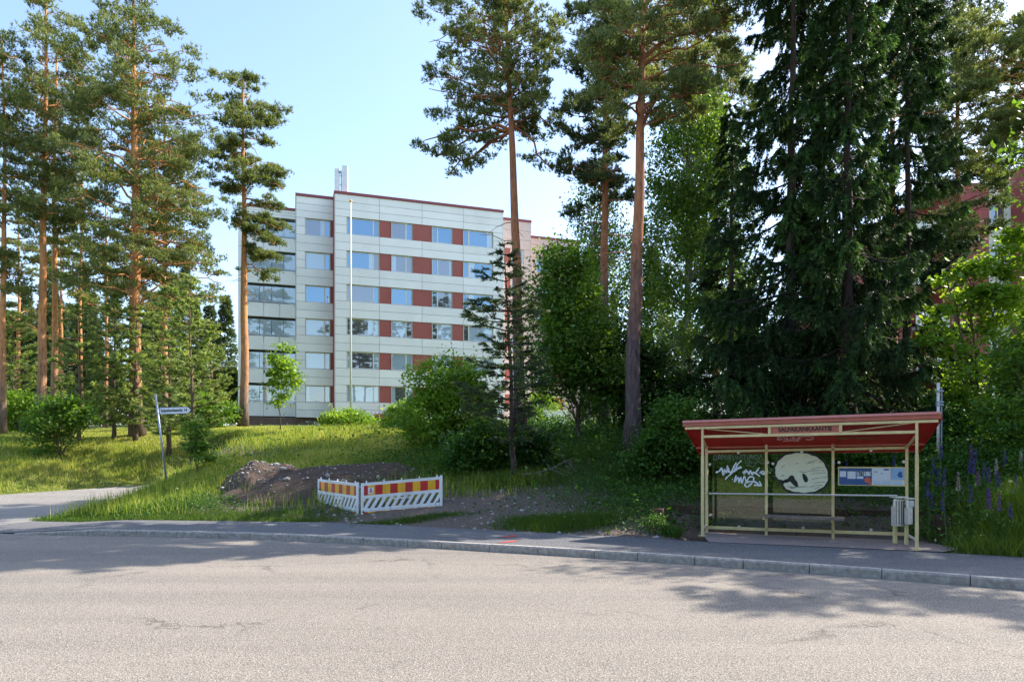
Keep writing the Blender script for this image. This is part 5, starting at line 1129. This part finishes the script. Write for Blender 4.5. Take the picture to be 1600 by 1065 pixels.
# litter bins by the right posts
def bin_at(px0, px1, py0, py1, dep, label, slim):
    c = vplane((px0+px1)/2, py1, RL, RR, dep); t = vplane((px0+px1)/2, py0, RL, RR, dep); rr_ = (px1-px0)/2*c[1]/F; g = float(gz(c[0], c[1]))
    e = empty('litter_bin', (c[0], c[1], 0), label, 'bin')
    m_ = MB(); n = 20; a = np.arange(n)*2*math.pi/n; prof = []
    H0, H1 = c[2], t[2]
    for z, s in ((H0, .93), (H0+.02, 1), (H1-.03, 1), (H1-.01, .96)): prof.append([(c[0]+math.cos(q)*rr_*s, c[1]+math.sin(q)*rr_*s*(.8 if not slim else 1), z) for q in a])
    V = [p for ring in prof for p in ring]; fs = [(i*n+j, i*n+(j+1) % n, (i+1)*n+(j+1) % n, (i+1)*n+j) for i in range(3) for j in range(n)]+[tuple(range(n-1,-1,-1)), tuple(3*n+j for j in range(n))]
    m_.add(V, fs); obj('drum', m_, M['steel'], e)
    m_ = MB(); m_.box(c[0]-rr_*1.12, c[0]+rr_*1.12, c[1]-rr_*1.1, c[1]+rr_*1.1, H1+.015, H1+.04); obj('lid', m_, M['steel'], e)
    m_ = MB(); m_.box(c[0]-.02, c[0]+.02, c[1]+rr_*(.82 if not slim else 1.02), c[1]+rr_+.07, -.01, H1-.1); obj('post', m_, M['cream'], e)
    m_ = MB(); m_.box(c[0]-rr_*1.2, c[0]-rr_*1.02, c[1]-.03, c[1]+.04, H0+.0, H1-.14); obj('hinge', m_, M['steel'], e)
    if slim: m_ = MB(); m_.box(c[0]-rr_*.9, c[0]+rr_*.9, c[1]-rr_*1.25, c[1]-rr_*1.05, H1-.12, H1-.01); obj('name_plate', m_, M['concrete'], e)
    else:
        m_ = MB(); 
        for q in np.linspace(-.8, .8, 5): m_.box(c[0]+rr_*q-.004, c[0]+rr_*q+.004, c[1]-rr_*.83*math.sqrt(max(.1, 1-q*q))-.006, c[1]-rr_*.7*math.sqrt(max(.1, 1-q*q)), H0+.03, H1-.04)
        obj('seam', m_, M['rubber'], e)
bin_at(1396, 1413, 778.5, 821, .34, 'larger brushed steel litter bin hanging by the right shelter posts', False)
bin_at(1416, 1425.5, 780.5, 818.5, .42, 'slim steel ash bin with a small plate, right of the larger bin', True)
# brick wall behind the shelter
m_ = MB(); a, b, c = np.array((3.55,15.55)), np.array((8.55,13.5)), np.array((8.3,12.85))
def wallseg(p, q, th, z0, z1):
    e = (q-p)/np.linalg.norm(q-p); nn = np.array([-e[1], e[0]])*th; m_.hexa([(*p,z0),(*q,z0),(*(q+nn),z0),(*(p+nn),z0),(*p,z1),(*q,z1),(*(q+nn),z1),(*(p+nn),z1)])
wallseg(a, b, .28, -.3, .53); wallseg(b-np.array((.0,.005)), c, -.28, -.3, .50); wallseg(np.array((3.3,14.95)), a+np.array((-.01,-.02)), .28, -.3, .48)
tag(obj('brick_wall', m_, M['brick']), 'low dark mossy brick wall behind the bus shelter', 'wall')
# grey mast behind the shelter
p = spot(1466, 15.5); t = EYE-(598-HY)*sc(15.5); e = empty('metal_mast', p, 'galvanised metal mast rising behind the right roof corner', 'mast')
m_ = MB(); m_.tube([(0,0,0),(0,0,t-p[2])], .035, 10); obj('tube', m_, M['steel'], e, local=True, smooth=True)
m_ = MB(); m_.tube([(.075,0,0.3),(.075,0,t-p[2]-.1)], .018, 8)
for z in (t-p[2]-.2, t-p[2]-.45, 1.4): m_.box(-.04, .10, -.045, .045, z, z+.03)
obj('bracket', m_, M['galv'], e, local=True)

# ------------------------------------------------------------------ street name sign
sp_ = spot(260.5, 24.2, .05); ss = empty('street_sign', sp_, 'leaning grey pole with a white arrow street name board', 'street sign')
top_ = Wp(243, 616, 24.2); b = np.array(sp_)
m_ = MB(); m_.tube([b, top_], .035, 10); obj('pole', m_, M['galv'], ss, smooth=True)
ax_ = (top_-b)/np.linalg.norm(top_-b); s0 = Wp(248.5, 641.8, 24.1); ex = norm(np.array([1, .05, .035])); ey = norm(np.array([-.03, 0, 1])); nz = -np.cross(ex, ey)*-1
L = 1.13; hh = .135
nzv = np.cross(ex, ey); nzv = nzv if nzv[1] < 0 else -nzv
m_ = MB(); m_.prism([(0,-hh),(L-.12,-hh),(L,0),(L-.12,hh),(0,hh)], s0-nzv*.02, ex, ey, nzv, .02); ab = obj('arrow_board', m_, M['black'], ss)
m_ = MB(); g = .022; m_.prism([(g,-hh+g),(L-.13,-hh+g),(L-.028,0),(L-.13,hh-g),(g,hh-g)], s0+nzv*.001, ex, ey, nzv, .003); fc = obj('face', m_, M['boardwhite'], ab)
text_obj('Salpakankaantie 14', L-.22, .145, M['black'], ab, s0+ex*.06-ey*.075+nzv*.006, ex, ey, .003)
m_ = MB()
for q in (-.09, .09): m_.bar(s0-ex*.11+ey*q, s0+ex*.03+ey*q, .05, .03)
obj('clamp', m_, M['galv'], ss)

# ------------------------------------------------------------------ road work barriers
def barrier(p0, p1, z0, z1, H, label, n_red, emblem, seed):
    p0 = np.array(p0, float); p1 = np.array(p1, float); a = v3(p0, z0); b = v3(p1, z1); L = np.linalg.norm(b-a); ex = (b-a)/L; up = np.array([0, 0, 1.]); nz = np.cross(ex, up); nz /= np.linalg.norm(nz)
    if nz[1] > 0: nz = -nz
    root = empty('road_barrier', tuple(a), label, 'barrier', 'road work barriers in front of the dirt heaps')
    P = lambda u, v, w=0: a + ex*u + up*v + nz*w
    def bx(mb, u0, u1, v0, v1, w0, w1): mb.hexa([P(u0,v0,w1),P(u1,v0,w1),P(u1,v0,w0),P(u0,v0,w0),P(u0,v1,w1),P(u1,v1,w1),P(u1,v1,w0),P(u0,v1,w0)])
    fr = MB(); T = .022
    bx(fr, 0, .06, 0, H, -T, T); bx(fr, L-.06, L, 0, H+.03, -T, T)
    bx(fr, .06, L-.06, .0, .19, -T*.7, T*.7); bx(fr, .06, L-.06, .60*H, H-.02, -T*.7, T*.7); bx(fr, .06, L-.06, H-.02, H+.0, -T, T); bx(fr, .06, L-.06, .19, .205, -T, T); bx(fr, .06, L-.06, .60*H-.015, .60*H, -T, T)
    for k in range(5):
        u = .14 + (L-.28)*k/4; bx(fr, u-.014, u+.014, H, H+.055, -.012, .012)
    bx(fr, .10, .16, -.05, 0, -.05, .05); bx(fr, L-.16, L-.10, -.05, 0, -.05, .05)
    obj('frame', fr, M['white'], root)
    la = MB(); v0, v1 = .205, .60*H-.015; sl = .62*(v1-v0); pitch = (L-.12)/11.0; u = .06-sl; k = 0
    while u < L-.06:
        def clipu(x): return min(max(x, .06), L-.06)
        wd = pitch*.50
        pts = [(u, v0), (u+wd, v0), (u+wd+sl, v1), (u+sl, v1)]
        # clip the slanted slat against the posts
        poly = pts
        for lim, sgn in ((.06, 1), (L-.06, -1)):
            out = []
            for i in range(len(poly)):
                A, B = poly[i], poly[(i+1) % len(poly)]; ia, ib = (A[0]-lim)*sgn >= 0, (B[0]-lim)*sgn >= 0
                if ia: out.append(A)
                if ia != ib: s_ = (lim-A[0])/(B[0]-A[0]); out.append((lim, A[1]+s_*(B[1]-A[1])))
            poly = out
            if not poly: break
        if poly and len(poly) > 2: la.prism(poly, a-nz*T*.7, ex, up, nz, T*1.4)
        u += pitch; k += 1
    bx(la, L*.5-.22, L*.5+.22, v1-.10, v1-.07, -T*.75, T*.75); bx(la, L*.5-.22, L*.5+.22, v1-.03, v1-.0, -T*.75, T*.75)
    bx(la, .06, L-.06, v0, v0+.03, -T*.72, T*.72); bx(la, .06, L-.06, v1-.03, v1-.001, -T*.72, T*.72)
    obj('slats', la, M['white'], root)
    for (vv0, vv1) in ((.64*H, .92*H), (.055, .145)):
        n = n_red; W_ = (L-.16); w_ = W_/(n-1)
        edges = [0] + [w_*(i+.5) for i in range(n-1)] + [W_]
        for i in range(n):
            s = MB(); bx(s, .08+edges[i], .08+edges[i+1], vv0, vv1, T*.7+.001, T*.7+.004); obj('reflective_block', s, M['red' if i % 2 == 0 else 'yellow'], root)
    if emblem:
        s = MB(); bx(s, .19, .33, .68*H, .86*H, T*.7+.005, T*.7+.008); sk = obj('emblem_sticker', s, M['boardwhite'], root)
        s = MB(); o_ = P(.26, .71*H, T*.7+.009)
        s.prism([(-.045,.0),(-.02,.0),(0,.03),(.02,0),(.045,0),(.018,.06),(.03,.085),(0,.125),(-.03,.085),(-.018,.06)], o_, ex, up, nz, .002); obj('emblem', s, M['red'], sk)
        s = MB(); s.prism([(-.012,.055),(.012,.055),(0,.095)], P(.26,.71*H,T*.7+.0115), ex, up, nz, .001); obj('emblem_core', s, M['boardwhite'], sk)
barrier((-3.87,17.5), (-1.78,17.45), .06, .24, .89, 'right barrier of the pair with a small white emblem sticker', 11, True, 1)
barrier((-5.36,18.9), (-3.95,17.55), .14, .06, .88, 'left barrier of the pair, angled back towards the dirt heap', 11, False, 2)

# fallen dead branch by the young pine
m_ = MB(); rr = np.random.default_rng(8); g = gz(.6, 19.0)
main = np.array([(.28,19.0,g+.25),(.7,18.9,g+.30),(1.1,18.95,g+.42),(1.5,19.0,g+.62),(1.75,19.1,g+.72)]); m_.tube(main, np.linspace(.022,.006,5), 6)
for k in range(16):
    s = main[rr.integers(0, 4)] + rr.normal(0, .05, 3); e_ = s+np.array([rr.uniform(.1,.6), rr.uniform(-.3,.2), rr.uniform(-.5,-.1)]); m_.tube(curve_pts(s, e_, .05, rr, 4), [.010,.008,.006,.003], 4)
tag(obj('fallen_branch', m_, M['dead_wood'], origin=tuple(main[0])), 'grey leafless dead branch leaning right of the young pine stem', 'branch')
